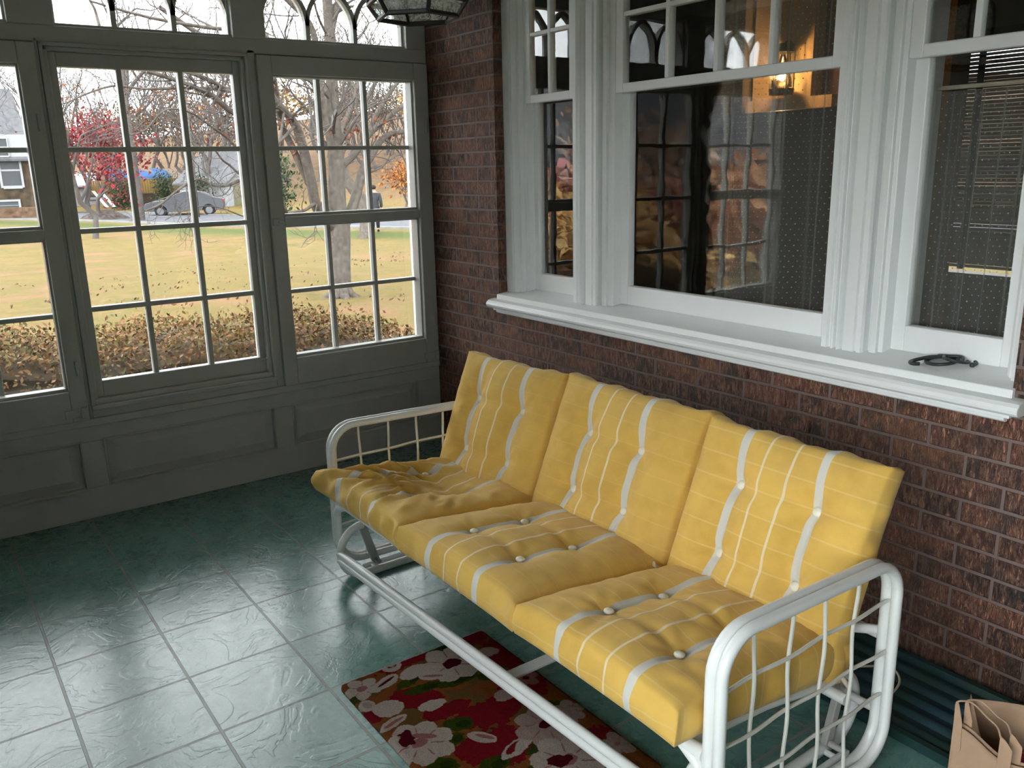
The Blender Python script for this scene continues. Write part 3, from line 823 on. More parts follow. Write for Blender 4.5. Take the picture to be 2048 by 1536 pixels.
# seat cushions: local x -> world -y, local y -> towards the back, tilted 7 degrees
TILT = math.radians(6.5)
dn = Vector((math.cos(TILT), 0, -math.sin(TILT))); sn = Vector((math.sin(TILT), 0, math.cos(TILT)))
TS = .074
def seat(yL, yR, stripe, label, mat, seed, x0=-1.158, z0=.402, d=.575, yaw=0., **kw):
    w = yL-yR; yc = (yL+yR)/2
    o = Vector((x0, yc, z0)) + dn*(d/2) - sn*(TS/2+.006)
    bx = yc-stripe; vb = [.150-d/2, .333-d/2]
    bt = [(bx-.113, vb[0]), (bx+.113, vb[0]), (bx-.113, vb[1]), (bx+.113, vb[1])]
    return make_cushion('seat_cushion', label, 'cushion', 'seat cushions of the glider', w, d, TS, mat, bt, frame(o, (math.sin(yaw), -1, 0), dn), seed, stripe_c=bx, lift=.008, **kw)
def flare1(va):
    # the far cushion is squeezed by the arm: only its front lip swells past the post
    y = va[:, 1]; x = va[:, 0]
    k = smooth(-.232, -.262, y)
    va[:, 0] = np.where(x < 0, x - .068*k*smooth(-.10, -.30, x), x)
    return va
seat(-1.156, -1.700, -1.395, 'rumpled yellow seat cushion at the far end of the glider', M['fab_far'], 5, x0=-1.162, z0=.405, rumple=1., wave=1.7, dents=.6, flare=flare1, hide=(0, 1, 3))
sc2 = seat(-1.705, -2.288, -1.995, 'yellow striped seat cushion in the middle of the glider', M['fab_mid'], 13, x0=-1.165, dents=.68)
seat(-2.295, -2.824, -2.572, 'yellow striped seat cushion at the near end, against the grid arm in front', M['fab_near'], 29, x0=-1.163, wave=1.2, dents=.68)

def tie(parent, pts):
    o = MB().tube([Vector(p) for p in pts], [.005, .006, .0055, .003], 8).build('fabric_tie', M['cord'], parent, smooth='all')
    o.matrix_parent_inverse = parent.matrix_world.inverted(); return o
bpy.context.view_layer.update()
tie(sc2, [(-.655, -2.280, .322), (-.675, -2.285, .340), (-.690, -2.287, .352), (-.692, -2.288, .362)])
tie(bc3, [(-.615, -2.815, .262), (-.618, -2.832, .250), (-.612, -2.840, .236), (-.606, -2.842, .222)])
# ------------------------------------------------------------------ rug
def rug():
    W, L = .492, .80
    NX, NY = 236, 384
    xs = np.linspace(0, W, NX+1); ys = np.linspace(0, L, NY+1)
    Xg, Yg = np.meshgrid(xs, ys, indexing='ij')
    nz = np.zeros_like(Xg); nf = np.zeros_like(Xg)
    for i in range(NX+1):
        for j in range(NY+1):
            nz[i, j] = mnoise.noise(Vector((Xg[i, j]*16, Yg[i, j]*16, 1.3))); nf[i, j] = mnoise.noise(Vector((Xg[i, j]*70, Yg[i, j]*70, 4.3)))
    col = np.empty(Xg.shape+(3,)); col[:] = (.130, .044, .013)
    col[nz > .25] = (.085, .050, .016)
    def blob(cx, cy, rx, ry, c, ang=0., jag=.22, fr=5):
        a = math.radians(ang); dx = Xg-cx; dy = Yg-cy
        u = (dx*math.cos(a)+dy*math.sin(a))/rx; v = (-dx*math.sin(a)+dy*math.cos(a))/ry
        r = np.hypot(u, v)+nf*jag*.6+nz*jag*.5
        col[r < 1] = c
    RED = (.115, .006, .010); DRED = (.050, .004, .008); GR = (.024, .036, .005); DGR = (.014, .022, .004); WH = (.30, .255, .230); PK = (.20, .085, .085); CR = (.25, .185, .165)
    # background drifts of crimson, rust and green
    for cx, cy, rx, ry, a in ((.225,.012,.11,.035,0),(.14,.19,.075,.055,20),(.28,.37,.10,.06,10),(.16,.465,.05,.045,0),(.215,.50,.085,.085,15),(.425,.02,.06,.05,0),(.455,.15,.045,.09,0),(.42,.33,.07,.06,0),(.20,.29,.06,.03,0),(.40,.62,.08,.05,0),(.10,.62,.06,.06,0),(.25,.71,.09,.05,0),(.02,.17,.02,.05,0)):
        blob(cx, cy, rx, ry, RED, a, .5)
    for cx, cy, rx, ry, a in ((.325,.008,.055,.03,0),(.176,.107,.05,.022,-20),(.196,.165,.06,.02,10),(.29,.19,.075,.022,0),(.177,.36,.04,.028,20),(.134,.40,.035,.025,0),(.008,.075,.02,.035,0),(.164,.545,.05,.03,0),(.31,.565,.06,.025,0),(.06,.47,.04,.03,30),(.41,.45,.04,.03,0),(.38,.22,.05,.03,0),(.22,.63,.05,.03,0)):
        blob(cx, cy, rx, ry, GR, a, .45); blob(cx+.012, cy+.004, rx*.45, ry*.5, DGR, a, .5)
    def flower(cx, cy, r, n, c, cen, cr=.3, rot=0., open_=1.):
        for k in range(n):
            a = rot+2*PI*k/n
            blob(cx+math.cos(a)*r*.58, cy+math.sin(a)*r*.58*open_, r*.50, r*.40, c, math.degrees(a), .22)
        blob(cx, cy, r*.5, r*.45, c, 0, .1)
        for k in range(n):
            a = rot+2*PI*(k+.5)/n
            blob(cx+math.cos(a)*r*.55, cy+math.sin(a)*r*.55*open_, r*.22, r*.025, PK, math.degrees(a), .3)
        blob(cx, cy, r*cr, r*cr*.8, cen, 0, .4)
    flower(.312, .105, .088, 6, WH, DRED, .30, .2); blob(.203,.078,.050,.030,WH,-15); blob(.235,.125,.045,.022,WH,30); blob(.235,.128,.03,.006,PK,30)
    flower(.047, .062, .050, 5, WH, PK, .32, .7); blob(.115,.075,.045,.022,WH,-20); blob(.115,.072,.035,.005,DRED,-20)
    blob(.165,.013,.030,.026,WH,0); blob(.165,.008,.016,.012,RED); blob(.172,.0,.010,.018,CR,30)
    blob(.063,.186,.042,.036,WH,25); blob(.022,.140,.022,.026,WH,0); blob(.024,.138,.012,.016,CR); blob(.044,.249,.048,.017,WH,-12); blob(.046,.249,.036,.006,PK,-12)
    flower(.060, .362, .084, 7, WH, PK, .26, .1); blob(.046,.323,.02,.03,DRED,20,.7); blob(.082,.345,.035,.010,PK,40)
    blob(.163,.243,.042,.018,WH,8,.4); blob(.155,.285,.040,.030,RED,0); blob(.163,.255,.03,.012,WH,8,.5)
    blob(.198,.440,.040,.020,WH,55); blob(.205,.442,.026,.007,PK,55); blob(.245,.525,.052,.022,WH,-15); blob(.245,.520,.036,.012,RED,-15); blob(.262,.52,.03,.010,WH,-30)
    flower(.359, .497, .080, 7, CR, DRED, .26, .5); flower(.445, .49, .045, 5, CR, CR, .2, .1)
    flower(.318, .640, .090, 7, WH, PK, .28, .2); blob(.30,.63,.035,.02,DRED,20,.6)
    blob(.345,.331,.030,.026,CR,0,.4); flower(.455,.668,.045,5,CR,PK,.2); flower(.07,.70,.075,6,WH,PK,.3,.4); flower(.44,.30,.04,5,PK,DRED,.3)
    blob(.43,.12,.035,.025,CR,20,.4)
    e = np.minimum(np.minimum(Xg, W-Xg), np.minimum(Yg, L-Yg))
    z = .009*np.clip(e/.012, 0, 1)**.5 + nf*.0012 + .001*nz
    rc = .03   # rounded corners
    dx = np.maximum(np.abs(Xg-W/2)-(W/2-rc), 0); dy = np.maximum(np.abs(Yg-L/2)-(L/2-rc), 0)
    k = np.hypot(dx, dy); f = np.where(k > rc, rc/np.maximum(k, 1e-6), 1.)
    Xr = W/2+np.sign(Xg-W/2)*(np.minimum(np.abs(Xg-W/2), W/2-rc)+dx*f); Yr = L/2+np.sign(Yg-L/2)*(np.minimum(np.abs(Yg-L/2), L/2-rc)+dy*f)
    m = MB(); m.v = [(Xr[i, j], -Yr[i, j], z[i, j]) for i in range(NX+1) for j in range(NY+1)]
    q = lambda i, j: i*(NY+1)+j
    m.f = [(q(i, j), q(i, j+1), q(i+1, j+1), q(i+1, j)) for i in range(NX) for j in range(NY)]
    # sides
    mt, nt, out = nt_new('hooked_floral_wool'); g = G(nt)
    ca = g.n('ShaderNodeVertexColor', layer_name='Pattern').outputs[0]
    p = g.obj()
    fz = g.noise(p, 420, 2, .7).outputs[0]
    c = g.mix(.7, ca, g.mix(1., ca, g.ramp(fz, [(.3, (.45, .45, .45)), (.7, (1.35, 1.3, 1.25))]), 'MULTIPLY'))
    principled(g, out, Base_Color=c, Roughness=.95, Normal=g.bump(fz, .5, .003), **{'Specular IOR Level': 0.})
    o = m.build('floral_rug', mt, smooth='all')
    at = o.data.color_attributes.new('Pattern', 'FLOAT_COLOR', 'POINT')
    at.data.foreach_set('color', np.concatenate([col.reshape(-1, 3), np.ones(((NX+1)*(NY+1), 1))], 1).astype(np.float32).ravel())
    o.location = (-1.425, -1.780, .001)
    tag(o, 'small red and brown hooked rug with white flowers, half under the glider', 'rug')
    s = o.modifiers.new('thick', 'SOLIDIFY'); s.thickness = .002
rug()

# ------------------------------------------------------------------ ribbed boot mat by the wall
m = MB(); n = 60; prof = []
x0, x1 = -.395, -.035
for i in range(n+1):
    t = i/n; x = x0+(x1-x0)*t
    ridge = max(0, math.cos(2*PI*t*6.0))**.4*.012
    edge = .020 if (t < .06 or t > .94) else 0
    prof.append((x, .006+max(ridge if .08 < t < .92 else 0, edge)))
poly = [(x0, 0)] + prof + [(x1, 0)]
mm, nt, out = nt_new('dark_teal_rubber'); g = G(nt); p = g.pos()
s = g.n('ShaderNodeSeparateXYZ', {0: p})
c = g.ramp(g.noise(p, 5, 3).outputs[0], [(.40, (.006, .034, .026)), (.60, (.008, .036, .052))])
principled(g, out, Base_Color=c, Roughness=.5, Normal=g.bump(g.noise(p, 40, 3).outputs[0], .2, .004))
m.prism(poly, 'y', -2.44, -3.19)
o = m.build('boot_mat', mm, smooth=True, angle=30)
tag(o, 'dark green ribbed rubber mat on the floor along the brick wall', 'mat')
pts = [(-.26, -2.60, .024), (-.19, -2.645, .024), (-.150, -2.685, .025), (-.158, -2.712, .025), (-.188, -2.738, .025), (-.230, -2.752, .024), (-.30, -2.76, .022)]
def spline(pts, k=6):
    P = [Vector(p) for p in pts]; out = []
    for i in range(len(P)-1):
        a = P[max(0, i-1)]; b = P[i]; c = P[i+1]; d = P[min(len(P)-1, i+2)]
        for j in range(k):
            t = j/k
            out.append(.5*((2*b)+(c-a)*t+(2*a-5*b+4*c-d)*t*t+(3*b-a-3*c+d)*t**3))
    out.append(P[-1]); return out
tag(MB().tube(spline(pts), .0032, 8).build('cord', M['cord'], smooth='all'), 'loop of thin cream cord lying on the green mat behind the glider arm', 'cord')

# ------------------------------------------------------------------ paper bag
BAG = Matrix.Translation((-.607, -3.080, 0)) @ Matrix.Rotation(math.radians(-75), 4, 'Z')
bag = empty('paper_bag', label='open brown kraft paper shopping bag with two handles standing by the brick wall', cat='bag'); bag.matrix_world = BAG
W, D, HH = .30, .17, .272
def sheet(rows, name, mat, th=.0016, parent=None):
    nu, nv = len(rows), len(rows[0]); g = MB()
    g.v = [tuple(p) for r in rows for p in r]
    g.f = [(i*nv+j, i*nv+j+1, (i+1)*nv+j+1, (i+1)*nv+j) for i in range(nu-1) for j in range(nv-1)]
    o = g.build(name, mat, parent or bag, smooth=True, angle=60, fix=False)
    s = o.modifiers.new('paper', 'SOLIDIFY'); s.thickness = th; s.offset = 0
    return o
def front_rim(t): return HH - .052*float(smooth(.04, .36, t)) + .010*float(smooth(.6, 1., t))
def front(y0, drop):
    rows = []
    for i in range(41):
        t = i/40; z1 = front_rim(t)-drop-.004*math.sin(9*t)
        rows.append([(W*t, y0+.010*math.sin(PI*t)*f**2+.0015*math.sin(11*f+7*t), z1*f) for f in [j/14 for j in range(15)]])
    return rows
sheet(front(0., 0.), 'front_panel', M['kraft']); sheet(front(.012, -.003), 'inner_panel', M['kraft'])
rows = []
for i in range(41):
    t = i/40; z1 = HH-.034+.050*t+.006*math.sin(5*t)
    rows.append([(W*t, D+.028*f**2*t+.003*math.sin(8*f+5*t), z1*f) for f in [j/14 for j in range(15)]])
sheet(rows, 'rear_panel', M['kraft'])
for xs_, sg in ((0., 1), (W, -1)):   # gussets, folded inwards at the top
    rows = []
    for i in range(13):
        t = i/12
        rows.append([(xs_+sg*.045*f**1.2*(1-abs(2*t-1)), D*t, (HH-.060*f*(1-abs(2*t-1))-.02)*f) for f in [j/14 for j in range(15)]])
    sheet(rows, 'side_gusset', M['kraft'])
MB().box(.002, W-.002, .002, D-.002, .002, .004).build('bag_base', M['kraft'], bag)
def handle(y, dx, top):
    m = MB()
    def strip(pts):   # flat strip: list of (xa, xb, z)
        v = []
        for xa, xb, z in pts: v += [(xa, y, z), (xb, y, z), (xb, y+.0022, z), (xa, y+.0022, z)]
        f = []
        for i in range(len(pts)-1):
            for k in range(4): f.append((i*4+k, i*4+(k+1) % 4, i*4+4+(k+1) % 4, i*4+4+k))
        f += [(3,2,1,0), tuple(4*(len(pts)-1)+k for k in range(4))]
        m.add(v, f)
    strip([(dx+.002, dx+.020, HH-.055), (dx+.002, dx+.018, HH+.01), (dx+.001, dx+.009, top-.012), (dx+.002, dx+.006, top-.004)])
    strip([(dx+.088, dx+.112, HH-.085), (dx+.088, dx+.112, HH-.012), (dx+.088, dx+.098, HH+.006), (dx+.087, dx+.090, HH+.012)])
    arcp = spline([(dx+.003, y+.001, top-.008), (dx+.010, y+.001, top), (dx+.032, y+.001, top+.004), (dx+.060, y+.001, top-.016), (dx+.080, y+.001, HH+.030), (dx+.089, y+.001, HH+.008)], 6)
    q = MB().tube(arcp, .0019, 8)
    m.add(q.v, q.f)
    return m.build('handle', M['kraft'], bag, smooth=True, angle=30)
handle(-.003, -.002, HH+.060); handle(.020, .012, HH+.056)
t = [[(.10+.19*i/10, .03+.11*j/8, .175+.012*math.sin(i*1.3+j)*math.cos(j*1.1)) for j in range(9)] for i in range(11)]
sheet(t, 'tissue_paper', M['pink'], .002)['label'] = 'magenta tissue paper inside'

# ------------------------------------------------------------------ wrought iron hook on the sill
hk = empty('iron_hook', (.082, -2.632, .862), 0, label='dark green wrought iron hook with twisted rings lying on the white sill', cat='hook')
ringp = lambda cx, cy, rx, ry, z, tilt=0.: [(cx+rx*math.cos(2*PI*k/28), cy+ry*math.sin(2*PI*k/28), z+tilt*math.cos(2*PI*k/28+.6)) for k in range(28)]
MB().tube(ringp(.0, .010, .040, .040, .008, .006), .0048, 10, closed=True).build('ring', M['verdigris'], hk, smooth='all')
MB().tube(ringp(.018, -.020, .036, .030, .013, -.006), .0046, 10, closed=True).build('ring', M['verdigris'], hk, smooth='all')
MB().tube(spline([(.03, .02, .014), (.0, .045, .012), (-.035, .060, .008), (-.070, .062, .006), (-.086, .047, .006), (-.076, .032, .006)]), .0055, 10).build('hook_arm', M['verdigris'], hk, smooth='all')
MB().tube(spline([(.05, -.01, .016), (.055, -.045, .012), (.035, -.068, .008), (.015, -.068, .006)]), .0046, 10).ball((.013, -.068, .0065), .0072).build('hook_arm', M['verdigris'], hk, smooth='all')
MB().tube(spline([(.04, .04, .012), (.02, .01, .018), (.03, -.03, .020), (.0, -.045, .012)]), .0045, 10).build('twisted_bar', M['verdigris'], hk, smooth='all')

# ------------------------------------------------------------------ hanging lantern
LX, LY, LZ = -1.135, -1.90, 1.772
lan = empty('hanging_lantern', (LX, LY, LZ), math.radians(14), label='black framed hexagonal lantern with rippled glass hanging from the porch ceiling', cat='lantern')
f = MB(); R0, R1, R2 = .098, .122, .105
hexp = lambda r, z, k: (r*math.cos(PI/3*k), r*math.sin(PI/3*k), z)
levels = [(R0, .0), (R1, .034), (R1*.98, .22), (R0*.5, .30)]
for (r, z) in levels[:3]:
    for k in range(6): f.tube([hexp(r, z, k), hexp(r, z, k+1)], .0058, 6)
for (ra, za), (rb, zb) in zip(levels[:-1], levels[1:]):
    for k in range(6): f.tube([hexp(ra, za, k), hexp(rb, zb, k)], .0055, 6)
f.tube([(0,0,.30), (0,0,H-LZ)], .006, 8); f.lathe([(.002, .29), (.052, .295), (.03, .315), (.002, .33)], seg=12)
f.build('lantern_frame', M['black_iron'], lan, smooth=True)
for (ra, za), (rb, zb) in zip(levels[:3], levels[1:3]):
    g = MB()
    for k in range(6): g.add([hexp(ra-.002, za, k), hexp(ra-.002, za, k+1), hexp(rb-.002, zb, k+1), hexp(rb-.002, zb, k)], [(0,1,2,3)])
    g.build('lantern_glass', M['glass_lamp'], lan)
g = MB()
for k in range(6): g.add([hexp(R1*.96, .22, k), hexp(R1*.96, .22, k+1), hexp(R0*.5, .30, k+1), hexp(R0*.5, .30, k)], [(0,1,2,3)])
g.build('lantern_roof', M['black_iron'], lan)

# ------------------------------------------------------------------ indoors, seen through the panes
def curtain(name, label, x, ya, yb, z0, z1, amp, waves, seed):
    nu, nv = 220, 24; m = MB(); uv = []
    L = abs(yb-ya)*1.5
    for i in range(nu+1):
        t = i/nu
        for j in range(nv+1):
            s = j/nv
            ph = 2*PI*waves*t+1.4*math.sin(5*t+seed)
            m.v.append((x+amp*math.sin(ph)*(.6+.4*s)+.3*amp*math.sin(2.3*ph+seed), ya+(yb-ya)*t+.006*math.sin(ph*1.0+1.)*(1-s), z1+(z0-z1)*s)); uv.append((L*t, (z1-z0)*s))
    m.f = [(i*(nv+1)+j, i*(nv+1)+j+1, (i+1)*(nv+1)+j+1, (i+1)*(nv+1)+j) for i in range(nu) for j in range(nv)]
    m.uv = uv
    c = m.build(name, M['sheer'], smooth='all', fix=False)
    tag(c, label, 'curtain', 'sheer curtains behind the house window')
    r = MB().tube([(x-.002, ya+.03, z1+.01), (x-.002, yb-.03, z1+.01)], .006, 8)
    r.build('curtain_rod', M['cord'], c, smooth=True)
    return c
curtain('sheer_curtain', 'white dotted sheer curtain behind the wide middle light of the house window', .245, -1.50, -2.26, .90, 2.12, .030, 5, 1.)
curtain('sheer_curtain', 'white dotted sheer curtain behind the right hand light of the house window', .250, -2.44, -2.82, .90, 1.60, .014, 5, 4.)
bc = MB()
bc.tube([(.222, -1.735, .90), (.222, -1.735, 1.62)], .0012, 6)
for k in range(52): bc.ball((.222, -1.735, .905+.0138*k), .0032, 6, 4)
tag(bc.build('bead_chain', M['black_iron'], smooth=True), 'dark beaded pull chain hanging behind the middle house window', 'chain')

lamp = empty('wall_lamp', (1.97, -.585, 1.80), label='lit wall lamp with a clear glass cone and black cage, seen through the house window', cat='lamp')
f = MB().lathe([(.002, .205), (.068, .205), (.070, .235), (.045, .250), (.002, .252)], seg=20)
f.lathe([(.002, -.020), (.066, -.020), (.070, .012), (.002, .016)], seg=20)
for k in range(6): f.tube([(.064*math.cos(PI/3*k), .064*math.sin(PI/3*k), .0), (.064*math.cos(PI/3*k), .064*math.sin(PI/3*k), .21)], .0035, 6)
f.tube([(0, 0, .245), (.04, 0, .27), (.10, 0, .24)], .008, 8)
f.build('lamp_cage', M['black_iron'], lamp, smooth=True)
MB().lathe([(.012, .195), (.055, .06), (.058, .02)], seg=20).build('glass_cone', M['glass_cone'], lamp, smooth='all')
MB().ball((0, 0, .085), .020, 12, 8, (1, 1, 1.6)).build('bulb', M['bulb'], lamp, smooth='all')
ld = bpy.data.lights.new('lamp_glow', 'POINT'); ld.energy = 7; ld.color = (1., .58, .24); ld.shadow_soft_size = .03
lo = bpy.data.objects.new('lamp_glow', ld); COL.objects.link(lo); lo.parent = lamp; lo.location = (-.085, 0, .09)

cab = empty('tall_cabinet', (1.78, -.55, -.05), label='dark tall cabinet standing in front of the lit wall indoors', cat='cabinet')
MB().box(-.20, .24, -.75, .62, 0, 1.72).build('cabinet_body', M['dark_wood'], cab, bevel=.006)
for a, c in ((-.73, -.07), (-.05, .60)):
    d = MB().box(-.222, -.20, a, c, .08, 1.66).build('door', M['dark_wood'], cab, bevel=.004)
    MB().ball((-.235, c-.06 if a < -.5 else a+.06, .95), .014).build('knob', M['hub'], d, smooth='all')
bl = empty('venetian_blind', (RX-.03, -1.35, .75), label='half-closed slatted blind over the far indoor window, seen through the right hand light', cat='blind')
f = MB().box(-.02, .02, -.62, .62, 1.34, 1.38); f.build('head_rail', M['dark_wood'], bl)
for k in range(60):
    z = .02+k*.0222
    gap = .0 if k % 7 else .004
    s = MB()
    hs = (.0108, .0104, .0107, .0100, .0109, .0103, .0106)[k % 7] if k % 11 else .0088
    s.add([(-.006, -.61, z-hs), (-.006, .61, z-hs), (.003, .61, z+hs), (.003, -.61, z+hs), (-.004, -.61, z-hs-.0006), (-.004, .61, z-hs-.0006), (.005, .61, z+hs-.0006), (.005, -.61, z+hs-.0006)],
          [(0,1,2,3), (7,6,5,4), (0,4,5,1), (1,5,6,2), (2,6,7,3), (3,7,4,0)])
    s.build('slat', M['dark_wall'], bl)
for y in (-.22, .2): MB().box(-.014, -.010, y-.02, y+.02, .0, 1.36).build('ladder_tape', M['dark_wood'], bl)
# ------------------------------------------------------------------ ground
GZ = -1.0
NXg, NYg = 90, 110
def gheight(x, y):
    h = GZ + .10*math.sin(x*.21+1)*math.sin(y*.17) * min(1, max(0, (y-4)/10))
    d = (.924*x+.382*y)               # distance across the road direction
    s = d - 31.
    if s > 0: h += 1.9*(1-math.exp(-(s/13.)**2)) + max(0, s-22)*.13
    return h
g = MB(); xs = np.linspace(-70, 130, NXg+1); ys = np.concatenate([np.linspace(.2, 60, 70), np.linspace(63, 190, NYg-69)])
for x in xs:
    for y in ys: g.v.append((x, y, gheight(x, y)))
n = len(ys); g.f = [(i*n+j, (i+1)*n+j, (i+1)*n+j+1, i*n+j+1) for i in range(NXg) for j in range(n-1)]
struct(g.build('ground', M['lawn'], smooth='all'), 'autumn lawn and slope outside')
g2 = MB().box(-70, 130, -80, .2, GZ-.2, GZ); g2.box(-70, -70+1, .2, 190, GZ-.2, GZ)
struct(g2.build('ground_yard', M['lawn']), 'yard beside and behind the porch')
# road: runs diagonally, in local frame (a along, d across)
def rd(a, d): # a along the road towards the viewer's right, d across (distance from porch side)
    return (.924*d + .382*a, .382*d - .924*a)
r = MB(); A = np.linspace(-140, 90, 90); dd = [23.6, 26.4, 26.7, 27.6, 27.9, 30.8]
zr = [.03, .05, .12, .12, .05, .03]
for a in A:
    for d, z in zip(dd, zr):
        x, y = rd(a, d); r.v.append((x, y, gheight(x, y)+z))
k = len(dd); r.f = [(i*k+j, i*k+j+1, (i+1)*k+j+1, (i+1)*k+j) for i in range(len(A)-1) for j in range(k-1)]
struct(r.build('road', M['asphalt']), 'pale road beyond the lawn')
for d0 in (23.35, 30.8):
    r = MB()
    for a in A:
        for d, z in ((d0, .0), (d0, .09), (d0+.25, .09), (d0+.25, .0)):
            x, y = rd(a, d); r.v.append((x, y, gheight(x, y)+z))
    r.f = [(i*4+j, i*4+j+1, (i+1)*4+j+1, (i+1)*4+j) for i in range(len(A)-1) for j in range(3)]
    struct(r.build('kerb', M['kerb']), 'concrete kerb of the road')

# ------------------------------------------------------------------ trees
def grow(mb, p, d, L, r, depth, seed, spread=.55, up=.12, minr=.004, seg=5, split=(2, 3), shrink=.72, leaves=None):
    rs = np.random.default_rng(seed)
    stack = [(Vector(p), Vector(d).normalized(), L, r, depth)]
    while stack:
        p, d, L, r, dep = stack.pop()
        n = 5; pts = [p]; dirs = d.copy()
        for i in range(n):
            dirs = (dirs + Vector(rs.normal(0, .16, 3)) + Vector((0, 0, up*.3))).normalized()
            pts.append(pts[-1]+dirs*L/n)
        r1 = r*.62
        mb.tube(pts, [r+(r1-r)*i/n for i in range(n+1)], seg if r > .02 else 3, caps=False)
        if leaves is not None and dep <= 1: leaves.append(pts[-1])
        if dep <= 0: continue
        for c in range(int(rs.integers(split[0], split[1]+1))):
            t = rs.uniform(.45, 1.) if c else 1.
            k = t*n; i = min(n-1, int(k)); q = pts[i].lerp(pts[i+1], k-i)
            ax = Vector(rs.normal(0, 1, 3)); ax = (ax - dirs*ax.dot(dirs)).normalized()
            nd = (dirs*(1-.35*spread) + ax*spread*rs.uniform(.6, 1.25) + Vector((0, 0, up))).normalized()
            stack.append((q, nd, L*shrink*rs.uniform(.8, 1.15), max(minr, r1*(1. if not c else rs.uniform(.5, .8))), dep-1))

def leaf_cloud(centres, n, size, spread, seed, flat=.6):
    rs = np.random.default_rng(seed); m = MB(); vs = []; fs = []
    for q in range(n):
        c = centres[int(rs.integers(len(centres)))]
        o = Vector(c)+Vector(rs.normal(0, spread, 3)*np.array((1, 1, flat)))
        a = Vector(rs.normal(0, 1, 3)).normalized(); b = a.orthogonal().normalized(); w = a.cross(b)
        s = size*rs.uniform(.6, 1.4)
        i = len(vs); vs += [o-b*s, o+w*s*.55+a*s*.12, o+b*s, o-w*s*.55+a*s*.12]; fs.append((i, i+1, i+2, i+3))
    m.add(vs, fs); return m

# the forked tree on the lawn, limb by limb
tree = empty('shade_tree', (4.54, 11.3, GZ), label='large forked bare tree with a thick grey trunk on the lawn', cat='tree')
off = Vector((4.54, 11.3, GZ))
def limb(name, pts, r0, r1, seed, n_tw=6, tw=.8, twd=4):
    P = spline([Vector(p)-off for p in pts], 5); n = len(P)
    m = MB().tube(P, [r0+(r1-r0)*(i/(n-1))**.8 for i in range(n)], 10, caps=False)
    l = m.build(name, M['bark'], tree, smooth='all')
    t = MB(); rs = np.random.default_rng(seed)
    for k in range(n_tw):
        i = int(n*rs.uniform(.25, .99)); i = min(n-2, i); d = (P[i+1]-P[i]).normalized()
        a = Vector(rs.normal(0, 1, 3)); a = (a-d*a.dot(d)).normalized()
        rr = (r0+(r1-r0)*(i/(n-1))**.8)*rs.uniform(.22, .42)
        grow(t, P[i], d*.6+a*.8, tw*rs.uniform(.6, 1.2), max(.008, rr), twd, int(rs.integers(1e6)), spread=.65, up=.10, minr=.0035)
    if n_tw: t.build('twigs', M['twig'], l, smooth='all', fix=False)['kind'] = 'stuff'
    return l
tr = limb('trunk', [(4.50,11.3,-1.03),(4.54,11.3,-.94),(4.56,11.32,-.62),(4.59,11.35,-.24),(4.63,11.37,.13),(4.66,11.40,.50)], .20, .20, 1, 0)
fl = MB()
for a in (.3, 1.5, 2.6, 3.7, 4.6, 5.6):
    fl.tube([(.08*math.cos(a)+.02, .08*math.sin(a), .30), (.17*math.cos(a), .17*math.sin(a), .10), (.36*math.cos(a), .36*math.sin(a), .0), (.52*math.cos(a), .52*math.sin(a), -.05)], [.10, .10, .07, .03], 8)
fl.build('root_flare', M['bark'], tree, smooth='all')
limb('branch', [(4.62,11.40,.35),(4.66,11.43,1.02),(4.69,11.45,1.43),(4.71,11.47,1.93),(4.73,11.50,2.42),(4.76,11.53,3.00),(4.79,11.55,3.71),(4.80,11.57,4.39),(4.76,11.60,5.4),(4.7,11.7,6.6),(4.8,11.7,8.2)], .185, .06, 2, 14, 1.0, 5)
limb('branch', [(4.76,11.50,3.75),(4.97,11.60,4.25),(5.23,11.70,4.71),(5.64,11.80,5.53),(6.1,12.,6.8)], .085, .03, 3, 7, 1.0)
limb('branch', [(4.65,11.42,1.3),(4.60,11.38,1.82),(4.49,11.36,2.41),(4.42,11.32,2.88),(4.35,11.28,3.82),(3.91,11.24,4.27),(3.61,11.20,4.55),(3.0,11.0,5.2)], .085, .035, 4, 9, 1.0)
limb('branch', [(4.62,11.40,.30),(4.19,11.29,.74),(4.06,11.18,1.24),(3.91,11.07,1.82),(3.76,10.96,2.19),(3.53,10.84,2.42),(3.33,10.73,2.58),(3.08,10.62,2.96),(2.73,10.51,3.16),(2.32,10.40,3.35),(1.5,10.2,3.8)], .115, .035, 5, 12, .9)
limb('branch', [(4.15,11.30,1.0),(3.74,11.24,1.92),(3.55,11.08,2.23),(3.45,10.92,2.67),(3.36,10.76,2.92),(3.13,10.60,3.50),(2.8,10.4,4.3)], .075, .03, 6, 8, .9)
limb('branch', [(4.68,11.40,.32),(4.98,11.50,.70),(5.20,11.60,1.11),(5.36,11.70,1.42),(5.57,11.80,1.62),(5.88,11.90,1.96),(6.19,12.00,2.11),(6.47,12.10,2.14),(6.96,12.20,2.28),(7.8,12.3,2.5)], .115, .03, 7, 10, .9)
limb('branch', [(4.74,11.45,.80),(4.84,11.57,1.42),(5.17,11.66,1.69),(5.57,11.74,2.08),(5.97,11.83,2.35),(6.40,11.91,2.62),(7.24,12.00,3.06),(8.2,12.2,3.6)], .085, .03, 8, 10, .9)
limb('branch', [(5.57,11.80,2.06),(5.79,11.90,2.40),(6.14,12.00,2.81),(6.38,12.10,3.03),(6.67,12.20,3.25),(7.1,12.3,3.8)], .065, .02, 9, 8, .8)
limb('branch', [(4.60,11.40,.55),(4.22,11.24,.84),(3.82,11.08,.72),(3.45,10.92,.71),(3.18,10.76,.69),(2.76,10.60,.67)], .045, .012, 10, 4, .6, 3)
limb('branch', [(4.15,11.2,.84),(3.95,10.9,.55),(3.88,10.7,.35),(3.65,10.6,.25),(3.5,10.5,.12)], .014, .005, 12, 3, .4, 2)
